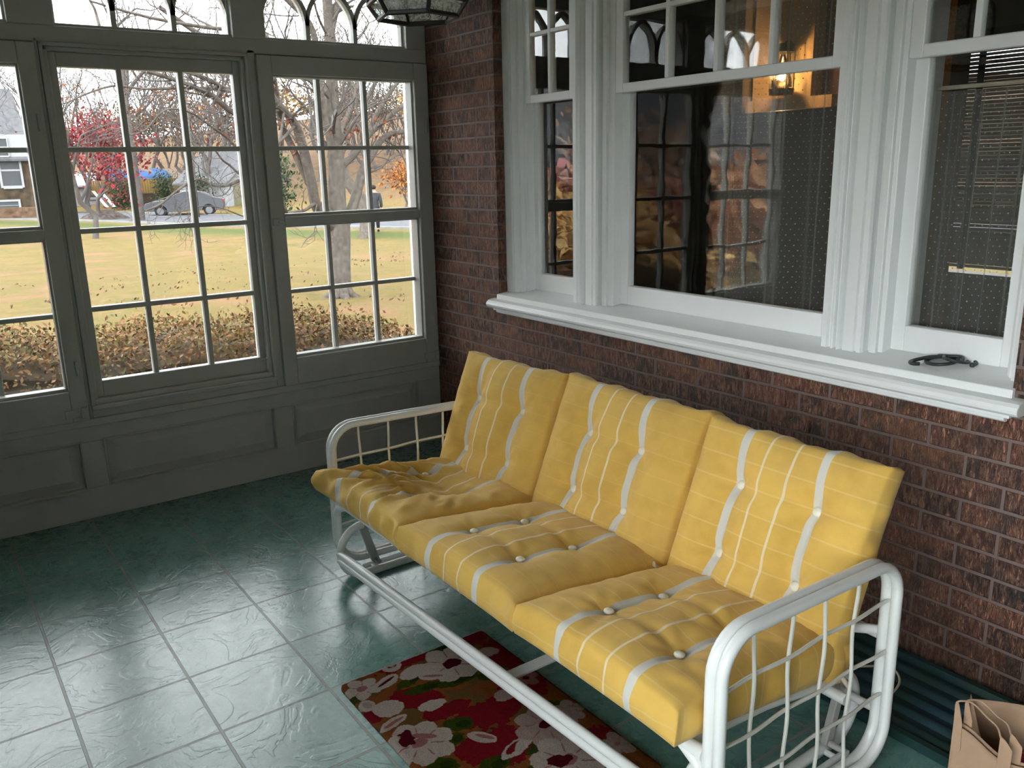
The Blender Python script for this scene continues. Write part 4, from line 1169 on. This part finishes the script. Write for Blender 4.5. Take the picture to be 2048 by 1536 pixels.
ends = [Vector(p)-off for p in ((3.5,10.9,2.3),(4.9,11.4,2.0),(5.1,11.6,1.9),(3.6,10.9,1.75),(6.1,12.,2.0),(5.2,11.5,2.2),(3.3,10.7,2.8))]
leaf_cloud(ends, 150, .045, .20, 4).build('clinging_leaves', M['rust_leaf'], tree, fix=False)

# long thin limbs that reach over to the middle window
def limb2(pts, r0, r1, seed, n_tw=7, tw=.5):
    P = spline([Vector(p)-off for p in pts], 5); n = len(P)
    m = MB().tube(P, [r0+(r1-r0)*i/(n-1) for i in range(n)], 7, caps=False); rs = np.random.default_rng(seed)
    l = m.build('branch', M['bark'], tree, smooth='all'); t = MB()
    for k in range(n_tw):
        i = min(n-2, int(n*rs.uniform(.2, .99))); d = (P[i+1]-P[i]).normalized(); a = Vector(rs.normal(0, 1, 3)); a = (a-d*a.dot(d)).normalized()
        grow(t, P[i], d*.8+a*.7+Vector((0,0,-.1)), tw*rs.uniform(.5, 1.2), max(.006, .45*(r0+(r1-r0)*i/n)), 3, int(rs.integers(1e6)), spread=.7, up=.05, minr=.003)
    t.build('twigs', M['twig'], l, smooth='all', fix=False)['kind'] = 'stuff'
limb2([(3.36,10.76,2.92),(3.0,10.2,2.86),(2.47,9.40,2.70),(2.00,8.98,2.57),(1.68,8.75,2.66),(1.31,8.62,2.75),(.6,8.50,2.85)], .055, .020, 1, 9)
limb2([(3.08,10.62,2.96),(2.80,9.9,2.5),(2.50,9.30,2.21),(2.03,8.95,2.25),(1.73,8.80,2.44),(1.51,8.70,2.53),(1.25,8.60,2.61),(.8,8.50,2.72)], .060, .025, 2, 9)
limb2([(3.45,10.92,.71),(2.9,9.9,1.15),(2.5,9.3,1.32),(2.04,9.00,1.30),(1.81,8.90,1.24),(1.57,8.80,1.25),(1.37,8.70,1.33),(1.20,8.60,1.30),(.96,8.50,1.17),(.72,8.40,1.02),(.5,8.3,.95)], .034, .012, 3, 9, .45)
limb2([(3.53,10.84,2.42),(2.9,9.8,1.55),(2.35,9.00,1.37),(2.04,8.88,1.38),(1.83,8.76,1.52),(1.70,8.64,1.59),(1.57,8.52,1.72),(1.44,8.40,1.79)], .024, .010, 4, 6, .4)
limb2([(3.76,10.96,2.19),(2.9,9.9,1.80),(2.08,9.00,1.77),(1.86,8.83,1.90),(1.58,8.67,2.06),(1.28,8.50,2.22),(.92,8.33,2.23),(.60,8.17,1.97),(.37,8.00,1.90)], .026, .009, 5, 8, .45)
limb2([(2.73,10.51,3.16),(2.4,9.7,2.75),(2.16,9.00,2.54),(1.75,8.83,2.56),(1.26,8.67,2.54),(.74,8.50,2.50),(.34,8.33,2.51),(.01,8.17,2.41),(-.32,8.00,2.26)], .030, .009, 6, 12, .5)
limb2([(2.76,10.60,.67),(2.4,9.8,.72),(1.99,9.00,.80),(1.66,8.88,.93),(1.35,8.75,.96),(1.03,8.62,.90),(.79,8.50,.81)], .013, .006, 7, 6, .35)
limb2([(2.8,10.4,4.3),(2.4,9.4,3.5),(1.2,8.8,3.4),(.2,8.4,3.5)], .04, .012, 8, 12, .7)
limb2([(2.32,10.4,3.35),(1.4,8.9,3.0),(.1,8.5,2.9),(-.5,8.2,2.75)], .03, .009, 9, 12, .6)
leaf_cloud([Vector(p)-off for p in ((1.0,8.5,2.45),(1.75,8.8,2.05),(1.9,8.8,1.95),(.5,8.2,2.2),(2.05,8.9,2.6))], 46, .045, .10, 9).build('clinging_leaves', M['rust_leaf'], tree, fix=False)

# shared bare trees for the far side of the road
def bare_tree(name, h, r, seed, depth, mat, leafmat=None, nleaf=0, lsize=.1, lspread=.5, seg=5, spread=.55, wob=.03, bole=.42):
    root = empty(name); t = MB(); ends = []
    n = 5; rs = np.random.default_rng(seed); pts = [Vector((0, 0, -.2))]
    for i in range(n): pts.append(pts[-1]+Vector((rs.normal(0, wob)*h, rs.normal(0, wob)*h, h*bole/n)))
    t.tube(pts, [r*(1-.4*i/n) for i in range(n+1)], 7, caps=False)
    t.build('trunk', mat, root, smooth='all', fix=False)
    c = MB()
    for k in range(5):
        a = rs.uniform(0, 2*PI); grow(c, pts[-1-(k % 3)] , (math.cos(a)*.6, math.sin(a)*.6, 1.), h*.24, r*.5, depth, seed*7+k, spread=spread, up=.16, minr=r*.045, leaves=ends, split=(2, 3))
    c.build('branches', mat, root, smooth='all', fix=False)
    if leafmat: leaf_cloud(ends, nleaf, lsize, lspread, seed).build('foliage', leafmat, root, fix=False)
    return root
def place(root, x, y, rz, s, label, cat, group=None, z=None):
    root.location = (x, y, (gheight(x, y) if z is None else z)); root.rotation_euler = (0, 0, rz); root.scale = (s, s, s)
    tag(root, label, cat, group); return root
protos = [bare_tree('bare_tree', 11, .19, 101, 5, M['bark_far']), bare_tree('bare_tree', 12.5, .20, 202, 5, M['bark_far']), bare_tree('bare_tree', 9.5, .17, 303, 5, M['bark_far'])]
rs = np.random.default_rng(55)
spots = []
for k in range(46):
    a = rs.uniform(-1, 1); dist = rs.uniform(62, 112)
    ang = math.radians(3 + 40*(k+.5)/46 + rs.normal(0, .6))     # azimuth right of the far wall's outward normal
    spots.append((CX+dist*math.sin(ang), CY+dist*math.cos(ang)))
for k, (x, y) in enumerate(spots):
    t = protos[k] if k < 3 else copy_tree(protos[k % 3])
    place(t, x, y, rs.uniform(0, 6.28), rs.uniform(.75, 1.2), 'bare grey tree in the woods on the far slope', 'tree', 'bare trees of the far woods')
gp = bare_tree('golden_tree', 8.5, .15, 404, 4, M['bark_far'], M['gold_leaf'], 1500, .16, .8)
op = bare_tree('rusty_tree', 8, .15, 505, 4, M['bark_far'], M['brown_leaf'], 1500, .16, .9)
first = True
for k, (px, dist) in enumerate(((10.5, 80), (12.2, 92), (14.5, 86), (17.5, 90), (21, 95), (24.5, 84), (28, 92), (31, 80), (34, 88), (38, 80), (8, 95), (16, 100), (26.2, 104), (36, 98))):
    a = math.radians(px); x, y = CX+dist*math.sin(a), CY+dist*math.cos(a)
    if k % 3 == 1: t = gp if k == 1 else copy_tree(gp); lab, gr = 'golden-leaved tree among the bare woods on the far slope', 'golden trees of the far woods'
    else: t = op if k == 0 else copy_tree(op); lab, gr = 'brown-leaved tree among the bare woods on the far slope', 'brown-leaved trees of the far woods'
    place(t, x, y, k*1.3, .8+.05*(k % 5), lab, 'tree', gr)

# trees that stand out one by one
place(bare_tree('roadside_tree', 9, .27, 611, 5, M['bark']), 11.45, 24.3, .4, 1., 'thin pale-trunked bare tree at the road edge, just right of the forked tree', 'tree')
place(bare_tree('roadside_tree', 12, .24, 612, 5, M['bark_far'], wob=.003, bole=.66), 8.55, 45.0, .9, 1., 'tall straight grey trunk across the road, behind the centre panes of the middle window', 'tree')
place(bare_tree('dark_tree', 8, .22, 613, 5, M['bark_far'], M['orange_leaf'], 160, .12, .6), 15.6, 56, 2., 1., 'dark leaning tree with a few orange leaves left of the white house', 'tree')
mt_ = bare_tree('red_maple', 4.4, .11, 714, 5, M['bark_far'], M['red_leaf'], 2600, .085, .45, spread=.75)
place(mt_, 6.9, 47., .3, 1.2, 'red-leaved maple across the road, left of the grey car', 'tree')
place(bare_tree('pale_tree', 6.5, .13, 716, 5, M['bark_far'], M['rust_leaf'], 160, .07, .6, spread=.75), 4.3, 34., 1.1, 1., 'pale bare tree on the lawn edge in front of the stone house', 'tree')
place(bare_tree('red_tree', 7, .14, 717, 4, M['bark_far'], M['red_leaf'], 420, .11, .7), 12.6, 70, .2, 1., 'thin tree with a haze of red leaves behind the blue tarp roof', 'tree')
place(bare_tree('orange_bush', 2.8, .08, 718, 4, M['bark_far'], M['orange_leaf'], 700, .10, .35), 20.6, 38., .2, 1., 'small orange-leaved tree seen between the limbs of the forked tree', 'tree')
ev = empty('evergreen_shrub', label='dark green evergreen across the road, behind the left limb of the forked tree', cat='shrub')
leaf_cloud([Vector((0, 0, .5+.35*k)) + Vector((.35*math.sin(k*2.4), .35*math.cos(k*2.4), 0)) for k in range(8)], 1800, .12, .48, 3, 1.).build('foliage', M['green_leaf'], ev, fix=False)
MB().tube([(0,0,-.3),(0,0,2.8)], [.1,.03], 6).build('stem', M['bark_far'], ev); ev.location = (14.6, 41.5, gheight(14.6, 41.5))
for k, (x, y, s) in enumerate(((10.95, 60.5, .62), (13.75, 60.2, .62), (14.5, 54.4, .62))):
    e = copy_tree(ev); e.location = (x, y, gheight(x, y)); e.scale = (s, s, s)
    tag(e, ('low green bush on the straw bank, directly under the tarp roof', 'low green bush on the straw bank, right of the one under the tarp', 'tall green shrub against the end wall of the white house')[k], 'shrub')

# shrubs beside the porch on the garden side (they show as reflections in the house window)
for k, (x, y, h, mk, lab) in enumerate(((-5.1, 4.7, 4.4, 'garden_gold', 'tall golden shrub in the garden left of the porch'), (-6.6, 6.4, 5.0, 'garden_rust', 'rust red shrub in the garden left of the porch'),
                              (-8.6, 4.4, 4.6, 'garden_orange', 'orange shrub in the garden left of the porch'), (-5.2, 8.2, 5.2, 'garden_red', 'crimson shrub behind the golden one left of the porch'), (-10.5, 9.6, 6.5, 'garden_brown', 'brown-leaved tree at the back of the garden left of the porch'))):
    r_ = empty('garden_shrub', label=lab, cat='shrub'); c = MB(); e_ = []
    for j in range(5): grow(c, (.2*math.sin(j*2.), .2*math.cos(j*2.), -.1), (math.sin(j*2.)*.45, math.cos(j*2.)*.45, 1.), h*.205, .05, 4, 900+k*11+j, spread=.6, up=.12, minr=.006, leaves=e_)
    c.build('stems', M['bark_far'], r_, smooth='all', fix=False)
    leaf_cloud(e_, 1900, .10, .26, 40+k).build('foliage', M[mk], r_, fix=False); r_.location = (x, y, GZ)

# ------------------------------------------------------------------ clipped hedge just outside the windows
hg = empty('clipped_hedge', (0, 0, GZ), label='low bronze and green clipped hedge just outside the porch windows', cat='hedge')
rs = np.random.default_rng(8)
m = MB(); vs = []; fs = []
def hedge_prof(x):  # right end of the hedge stops short of the brick wall
    top = 1.40 + .05*math.sin(x*2.1)+.03*math.sin(x*5.3)
    if x > -.15: top -= .24*min(1, (x+.15)/.75)
    return top
for q in range(25000):
    x = rs.uniform(-3.6, .95); 
    face = rs.uniform()
    y0, y1 = 1.75, 2.65
    t = hedge_prof(x)
    if face < .5: y = rs.uniform(y0-.05, y1); z = t + rs.normal(0, .045)
    else: y = y0+rs.normal(.03, .05); z = rs.uniform(.15, t)
    if x > .75: x = .75+rs.uniform(0, .12)
    a = Vector((rs.normal(0, .6), rs.normal(-.35, .6), rs.normal(.55, .5))).normalized(); b = a.orthogonal().normalized()
    ang = rs.uniform(0, 6.28); w = a.cross(b); b2 = b*math.cos(ang)+w*math.sin(ang); w2 = a.cross(b2)
    s = rs.uniform(.010, .023); o = Vector((x, y, z))
    i = len(vs); vs += [o-b2*s, o+w2*s*.5, o+b2*s*1.1, o-w2*s*.5]; fs.append((i, i+1, i+2, i+3))
m.add(vs, fs)
hm, nt, out = nt_new('bronze_hedge_leaves'); g = G(nt)
ri = g.n('ShaderNodeNewGeometry').outputs['Random Per Island']
c = g.ramp(ri, [(0., (.030,.013,.005)), (.25, (.085,.036,.010)), (.45, (.060,.046,.010)), (.6, (.030,.034,.007)), (.8, (.105,.048,.018)), (1., (.125,.070,.032))])
principled(g, out, Base_Color=c, Roughness=.7, **{'Specular IOR Level': .12})
m.build('foliage', hm, hg, fix=False)
t = MB()
for k in range(70):
    x = rs.uniform(-3.5, .7); y = rs.uniform(1.9, 2.5); grow(t, (x, y, 0), (rs.normal(0, .25), rs.normal(0, .25), 1), .5, .010, 2, k, spread=.5, up=.1, minr=.003)
t.build('stems', M['twig'], hg, smooth='all', fix=False)
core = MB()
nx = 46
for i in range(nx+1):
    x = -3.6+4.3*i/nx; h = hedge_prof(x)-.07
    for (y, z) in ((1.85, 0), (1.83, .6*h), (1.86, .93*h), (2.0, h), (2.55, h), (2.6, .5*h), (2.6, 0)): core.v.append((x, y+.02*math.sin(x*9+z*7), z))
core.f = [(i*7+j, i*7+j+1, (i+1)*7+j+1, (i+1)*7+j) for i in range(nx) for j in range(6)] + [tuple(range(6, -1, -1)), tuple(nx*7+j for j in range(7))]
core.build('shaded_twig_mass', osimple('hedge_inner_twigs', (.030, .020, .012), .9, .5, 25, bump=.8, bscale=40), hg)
lc = [Vector((rs.uniform(-8, 10), rs.uniform(3, 26), .02)) for _ in range(900)]
lv = leaf_cloud(lc, 2600, .036, .15, 77, .0)
lv.v = [(x, y, max(GZ+.02, z+gheight(x, y))) for x, y, z in lv.v]
tag(lv.build('fallen_leaves', M['brown_leaf'], fix=False), 'dry leaves scattered over the lawn', 'leaves', kind='stuff')

# ------------------------------------------------------------------ houses across the road
def house(name, label, x, y, rz, W_, D_, z0, wh_, rh, wallmat, roofmat, over=.35, gable='x'):
    r = empty(name, (x, y, z0), rz, label=label, cat='house')
    MB().box(-W_/2, W_/2, -D_/2, D_/2, -1.5, wh_).build('walls', wallmat, r)
    m = MB()
    if gable == 'x':   # ridge along x
        a, b = W_/2+over, D_/2+over
        m.add([(-a,-b,wh_-.12),(a,-b,wh_-.12),(a,0,wh_+rh),(-a,0,wh_+rh),(-a,b,wh_-.12),(a,b,wh_-.12),(-a,-b,wh_),(a,-b,wh_),(a,0,wh_+rh+.14),(-a,0,wh_+rh+.14),(-a,b,wh_),(a,b,wh_)],
              [(6,7,8,9),(9,8,11,10),(0,3,2,1),(3,4,5,2),(0,1,7,6),(4,10,11,5),(0,6,9,3),(3,9,10,4),(1,2,8,7),(2,5,11,8)])
        g_ = MB().prism([(-D_/2, wh_), (D_/2, wh_), (0, wh_+rh-.1)], 'x', -W_/2, W_/2)
    else:
        a, b = W_/2+over, D_/2+over
        m.add([(-a,-b,wh_-.12),(-a,b,wh_-.12),(0,b,wh_+rh),(0,-b,wh_+rh),(a,-b,wh_-.12),(a,b,wh_-.12),(-a,-b,wh_),(-a,b,wh_),(0,b,wh_+rh+.14),(0,-b,wh_+rh+.14),(a,-b,wh_),(a,b,wh_)],
              [(6,9,8,7),(9,10,11,8),(0,1,2,3),(3,2,5,4),(0,6,7,1),(4,5,11,10),(0,3,9,6),(3,4,10,9),(1,7,8,2),(2,8,11,5)])
        g_ = MB().prism([(-W_/2, wh_), (W_/2, wh_), (0, wh_+rh-.1)], 'y', -D_/2, D_/2)
    m.build('roof', roofmat, r); g_.build('gable', M['siding'], r)
    return r
def win(r, x, y, z, w, h, trim=.12):
    f = MB(); f.box(x-w/2-trim, x-w/2, y-.08, y+.02, z-trim, z+h+trim); f.box(x+w/2, x+w/2+trim, y-.08, y+.02, z-trim, z+h+trim)
    f.box(x-w/2, x+w/2, y-.08, y+.02, z-trim*1.5, z); f.box(x-w/2, x+w/2, y-.08, y+.02, z+h, z+h+trim); f.box(x-w/2, x+w/2, y-.05, y, z+h*.48, z+h*.54)
    fo = f.build('window', M['siding'], r)
    MB().box(x-w/2, x+w/2, y-.03, y+.02, z, z+h).build('window_glass', M['dark_glass'], fo)
zs = -.70
sh = house('stone_house', 'brown stone house with a grey slate roof at the far left, beyond the leftmost window', .75, 60.2, .06, 8.2, 9, zs, 3.15, 4.2, M['stone'], M['slate'])
win(sh, 3.0, -4.5, 1.62, 1.0, 1.75); win(sh, -.4, -4.5, 1.62, 1.0, 1.75); win(sh, 2.6, -4.5, .25, 1.1, .45)
MB().box(-4.2, 4.2, -4.7, -4.4, 3.10, 4.55).build('white_dormer_wall', M['siding'], sh)
win(sh, 2.75, -4.7, 3.35, .5, .95, .06)
MB().box(-4.6, 4.6, -5.2, -4.4, -1., .35).build('foundation_hedge', M['brown_leaf'], sh)
wh2 = house('white_house', 'white house with a steep grey roof right of the parked car', 17.56, 57.16, .45, 5.2, 4.5, -1.1, 1.85, 2.0, M['cream_wall'], M['slate'], gable='y')
MB().box(-2.63, -2.2, -2.29, -2.24, -1., 1.85).box(-2.65, -2.60, -2.25, 2.25, -1., 1.85).build('white_end_wall', M['siding'], wh2)
win(wh2, .9, -2.25, .5, .9, 1.0)
ts = house('tarped_shed', 'low tan shed with a sagging blue tarp over its roof', 13.1, 64.5, -.05, 4.6, 4., .55, .55, .55, M['tan_shed'], M['tan_shed'])
tp = MB(); nt_ = 16
for i in range(nt_+1):
    for j in range(9):
        x = -2.45+4.3*i/nt_; y = -2.5+2.5*j/8
        tp.v.append((x, y, .62+.62*(j/8)+.05*math.sin(i*1.1+j*.7)-(.28+.06*math.sin(i*1.7) if j == 0 else 0)))
tp.f = [(i*9+j, (i+1)*9+j, (i+1)*9+j+1, i*9+j+1) for i in range(nt_) for j in range(8)]
tpo = tp.build('tarp', M['tarp'], ts, smooth='all'); s_ = tpo.modifiers.new('t', 'SOLIDIFY'); s_.thickness = .02
fw = house('white_garage', 'small white building half hidden by the red maple', 9.9, 71., .1, 3.4, 5, -.5, 1.2, .8, M['siding'], M['siding'])
win(fw, .6, -2.5, .3, 1.0, .6)
nb = house('neighbour_house', 'grey-roofed house beyond the garden left of the porch', -17.5, 15.5, .62, 12, 8, GZ, 2.5, 2.2, M['cream_wall'], M['slate'])
fe = MB()
for k in range(46): fe.box(9.2+.17*k, 9.35+.17*k, 61.4, 61.46, .1, 1.05)
tag(fe.build('straw_fence', M['straw']), 'straw coloured board fence below the tarped shed', 'fence')
bp = MB()
for k in range(2):
    x = 9.0+.42*k
    bp.add([(x-.10,55.6,-.55),(x+.10,55.6,-.55),(x-.42,56.6,.45),(x-.60,56.6,.45),(x-.10,55.7,-.55),(x+.10,55.7,-.55),(x-.42,56.7,.45),(x-.60,56.7,.45)], [(0,1,2,3),(7,6,5,4),(0,4,5,1),(1,5,6,2),(2,6,7,3),(3,7,4,0)])
    tag(bp.build('white_plank', M['siding']), ('left of two white planks leaning by the road bank', 'right of two white planks leaning by the road bank')[k], 'plank', 'leaning planks'); bp = MB()
md = MB(); nn = 14
for i in range(nn+1):
    for j in range(nn+1):
        u, v = i/nn*2-1, j/nn*2-1; rr = min(1, math.hypot(u, v)); md.v.append((7.3+1.5*u, 47.6+.9*v, gheight(7.3+1.5*u, 47.6+.9*v)-.1+.62*(1-rr*rr)+.08*math.sin(7*u)*math.cos(9*v)*(1-rr)))
md.f = [(i*(nn+1)+j, (i+1)*(nn+1)+j, (i+1)*(nn+1)+j+1, i*(nn+1)+j+1) for i in range(nn) for j in range(nn)]
tag(md.build('leaf_pile', osimple('dark_leaf_heap', (.045, .036, .033), .95, .6, 6, bump=1., bscale=12), smooth='all'), 'dark heap of raked leaves beside the road, left of the car', 'leaf pile')
pl_ = empty('utility_pole', (11.35, 44.4, gheight(11.35, 44.4)), label='weathered utility pole beside the parked car', cat='pole')
MB().tube([(0,0,-.3),(0,0,8.5)], [.13,.10], 10).build('shaft', M['pole'], pl_, smooth='all'); MB().box(-1.1, 1.1, -.06, .06, 7.6, 7.75).build('crossarm', M['pole'], pl_)
bn = empty('rubbish_bin', (17.1, 52.6, gheight(17.1, 52.6)), .2, label='dark grey wheeled rubbish bin beside the white house', cat='bin')
MB().prism([(-.30,0),(.30,0),(.36,1.0),(-.36,1.0)], 'y', -.3, .3).build('bin_body', M['bin'], bn, bevel=.03)
MB().box(-.39, .39, -.36, .34, 1.0, 1.09).build('lid', M['bin'], bn, bevel=.03); 
for s in (-.28, .28): MB().tube([(s,.3,.1),(s+.05,.3,.1)], .1, 12).build('wheel', M['tyre'], bn)

# ------------------------------------------------------------------ parked car (side on, nose to the left)
car = empty('parked_car', (12.3, 50.0, gheight(12.3, 50.)), math.radians(-20), label='grey sedan parked across the road, seen through the middle window', cat='car')
side = [(-2.22,.42),(-2.24,.60),(-2.16,.76),(-1.75,.86),(-1.02,.95),(-.38,1.30),(.05,1.42),(.65,1.43),(1.10,1.34),(1.62,1.06),(2.02,1.00),(2.20,.92),(2.24,.62),(2.18,.36)]
def arch_cut(cx): return [(cx+.37*math.cos(math.radians(a)), .30+.37*math.sin(math.radians(a))) for a in range(0, 181, 18)]
bottom = [(1.72,.26)] + arch_cut(1.36) + [(-.98,.24)] + arch_cut(-1.36) + [(-1.9,.28)]
poly = side + bottom
b = MB(); secs = [(-.88, .93), (-.80, 1.), (-.5, 1.0), (.5, 1.), (.80, 1.), (.88, .93)]
npz = len(poly)
for yy, s in secs:
    for (px_, pz) in poly:
        tuck = 1-.10*max(0, (pz-.95)/.5) if abs(yy) > .6 else 1
        b.v.append((px_*(1 if s == 1 else .985), yy*tuck, .3+(pz-.3)*(.985 if s < 1 else 1)))
for i in range(len(secs)-1):
    for j in range(npz): j2 = (j+1) % npz; b.f.append((i*npz+j, i*npz+j2, (i+1)*npz+j2, (i+1)*npz+j))
b.f.append(tuple(range(npz-1, -1, -1))); b.f.append(tuple((len(secs)-1)*npz+j for j in range(npz)))
b.build('car_body', M['car'], car, smooth=True, angle=35)
for s in (-1, 1):
    w_ = MB(); 
    for q in ([(-.86,.98),(-.36,1.25),(.02,1.355),(.02,.99)], [(.09,.99),(.09,1.36),(.62,1.37),(1.02,1.28),(1.36,1.04)]):
        w_.prism(q, 'y', s*.86, s*.80)
    w_.build('side_window', M['dark_glass'], car)
    MB().box(2.06, 2.23, s*.86, s*.50, .80, .93).build('tail_lamp', M['tail'], car, bevel=.02)
    for cx in (-1.36, 1.36):
        t = MB().tube([(cx, s*.68, .31), (cx, s*.885, .31)], .315, 22); wo = t.build('wheel', M['tyre'], car, smooth=True)
        h = MB().tube([(cx, s*.87, .31), (cx, s*.892, .31)], .20, 18); h.build('hub_cap', M['hub'], wo)
w_ = MB(); w_.add([(-1.0,-.66,.965),(-1.0,.66,.965),(-.40,.60,1.295),(-.40,-.60,1.295)], [(0,1,2,3)]); w_.add([(1.12,-.6,1.34),(1.12,.6,1.34),(1.60,.64,1.075),(1.60,-.64,1.075)], [(0,1,2,3)])
w_.v = [(x*1.004, y, z+.012) for x, y, z in w_.v]; w_.build('windscreen', M['dark_glass'], car)

# ------------------------------------------------------------------ person walking away along the road
PX, PY = 12.75, 26.0
per = empty('person', (PX, PY, gheight(PX, PY)+.04), math.radians(-25), label='person in dark coat and trousers walking away along the road', cat='person')
def skin(name, verts, edges, radii, mat, parent, sub=2, root=0):
    me = bpy.data.meshes.new(name); me.from_pydata(verts, edges, []); me.materials.append(mat)
    o = bpy.data.objects.new(name, me); COL.objects.link(o); o.parent = parent
    s = o.modifiers.new('skin', 'SKIN'); s.use_smooth_shade = True
    sv = me.skin_vertices[0].data
    for v, r in zip(sv, radii): v.radius = (r, r) if not isinstance(r, tuple) else r
    sv[root].use_root = True
    ss = o.modifiers.new('sub', 'SUBSURF'); ss.levels = sub; ss.render_levels = sub
    return o
V = [(0,0,.95),(0,.01,1.15),(0,.0,1.38),(0,.0,1.50),(0,-.005,1.60),(0,.0,1.68),
     (.20,0,1.40),(.25,-.06,1.13),(.26,.02,.88),(.26,.03,.80),(-.20,0,1.40),(-.25,.08,1.13),(-.26,.20,.92),(-.26,.23,.85),
     (.09,0,.90),(.10,.14,.50),(.10,.06,.09),(.10,.20,.03),(-.09,0,.90),(-.10,-.06,.50),(-.10,-.28,.12),(-.10,-.16,.04)]
E_ = [(0,1),(1,2),(2,3),(3,4),(4,5),(2,6),(6,7),(7,8),(8,9),(2,10),(10,11),(11,12),(12,13),(0,14),(14,15),(15,16),(16,17),(0,18),(18,19),(19,20),(20,21)]
R_ = [.14,.14,.16,.06,.085,.07,.07,.05,.038,.035,.07,.05,.038,.035,.10,.065,.045,.04,.10,.065,.045,.04]
skin('body', V, E_, R_, M['skin'], per)
skin('coat', [(0,0,.80),(0,.01,1.0),(0,.0,1.2),(0,0,1.40),(0,0,1.47),(.20,0,1.40),(.25,-.06,1.13),(.26,.02,.90),(-.20,0,1.40),(-.25,.08,1.13),(-.26,.19,.94)], [(0,1),(1,2),(2,3),(3,4),(3,5),(5,6),(6,7),(3,8),(8,9),(9,10)], [(.20,.16),(.19,.155),(.18,.15),(.19,.14),.09,.085,.068,.058,.085,.068,.058], M['cloth_grey'], per, root=1)
skin('trousers', [(0,0,.92),(.09,0,.86),(.10,.14,.50),(.10,.065,.12),(-.09,0,.86),(-.10,-.06,.50),(-.10,-.27,.15)], [(0,1),(1,2),(2,3),(0,4),(4,5),(5,6)], [.15,.115,.085,.07,.115,.085,.07], M['cloth_black'], per)
MB().ball((0, -.012, 1.665), .098, 14, 10, (1., 1.08, 1.0)).build('hair', M['hair'], per, smooth='all')
for s, p in ((1, [(.10,.03,.045),(.10,.20,.035)]), (-1, [(-.10,-.30,.09),(-.10,-.15,.035)])):
    MB().tube([p[0], p[1]], [.05, .045], 10).build('shoe', M['cloth_black'], per, smooth=True)
def finger_hand(c, s):
    m = MB().ball(c, .042, 10, 8, (.55, .95, 1.15))
    for k in range(4): y = c[1]-.028+.019*k; m.tube([(c[0], y, c[2]-.035), (c[0]-.006*s, y+.006, c[2]-.075), (c[0]-.022*s, y+.01, c[2]-.098+.006*abs(k-1))], [.0095, .009, .0075], 6)
    m.tube([(c[0], c[1]+.03, c[2]-.005), (c[0]-.012*s, c[1]+.055, c[2]-.035), (c[0]-.02*s, c[1]+.058, c[2]-.058)], [.011, .0095, .008], 6)
    m.build('hand', M['skin'], per, smooth='all')
finger_hand((.262, .03, .83), 1); finger_hand((-.262, .215, .875), -1)
# ------------------------------------------------------------------ sky, camera
wd = bpy.data.worlds.new('overcast_sky'); scene.world = wd; wd.use_nodes = True
nt = wd.node_tree; nt.nodes.clear(); g = G(nt)
out = nt.nodes.new('ShaderNodeOutputWorld')
d = g.n('ShaderNodeTexCoord').outputs['Generated']
s = g.n('ShaderNodeSeparateXYZ', {0: d})
el = g.math('MAXIMUM', s.outputs[2], 0.)
side = g.math('MAXIMUM', g.math('MULTIPLY', g.math('ADD', g.math('MULTIPLY', s.outputs[0], -.93), g.math('MULTIPLY', s.outputs[1], -.36)), 1.), 0.)
cl = g.noise(d, 2.2, 5, .6).outputs[0]
st = g.math('ADD', 1., g.math('MULTIPLY', el, .5))
st = g.math('ADD', st, g.math('MULTIPLY', g.math('POWER', side, 1.5), SKY_SIDE))
st = g.math('MULTIPLY', st, g.math('ADD', .82, g.math('MULTIPLY', cl, .36)))
bg = g.n('ShaderNodeBackground', {'Color': (.93, .965, 1., 1), 'Strength': g.math('MULTIPLY', st, SKY)})
nt.links.new(bg.outputs[0], out.inputs[0])

cd = bpy.data.cameras.new('camera'); cam = bpy.data.objects.new('camera', cd); COL.objects.link(cam); scene.camera = cam
cd.sensor_width = 36; cd.sensor_fit = 'HORIZONTAL'; cd.lens = 1701.742/2048*36; cd.clip_start = .02; cd.clip_end = 600
Rm = ((0.81137539, -0.58413358, -0.02139966), (-0.16186571, -0.18935535, -0.96847511), (0.56166669, 0.78926074, -0.24818947))
cam.matrix_world = Matrix(((Rm[0][0], -Rm[1][0], -Rm[2][0], CX), (Rm[0][1], -Rm[1][1], -Rm[2][1], CY), (Rm[0][2], -Rm[1][2], -Rm[2][2], CZ), (0,0,0,1)))
scene.view_settings.view_transform = 'Standard'; scene.view_settings.look = 'None'
scene.view_settings.exposure = EXPO; scene.view_settings.gamma = 1.; scene.view_settings.use_curve_mapping = False
scene.cycles.transparent_max_bounces = 24; scene.cycles.max_bounces = 10; scene.cycles.diffuse_bounces = 6; scene.cycles.glossy_bounces = 5
scene.cycles.sample_clamp_indirect = 8.
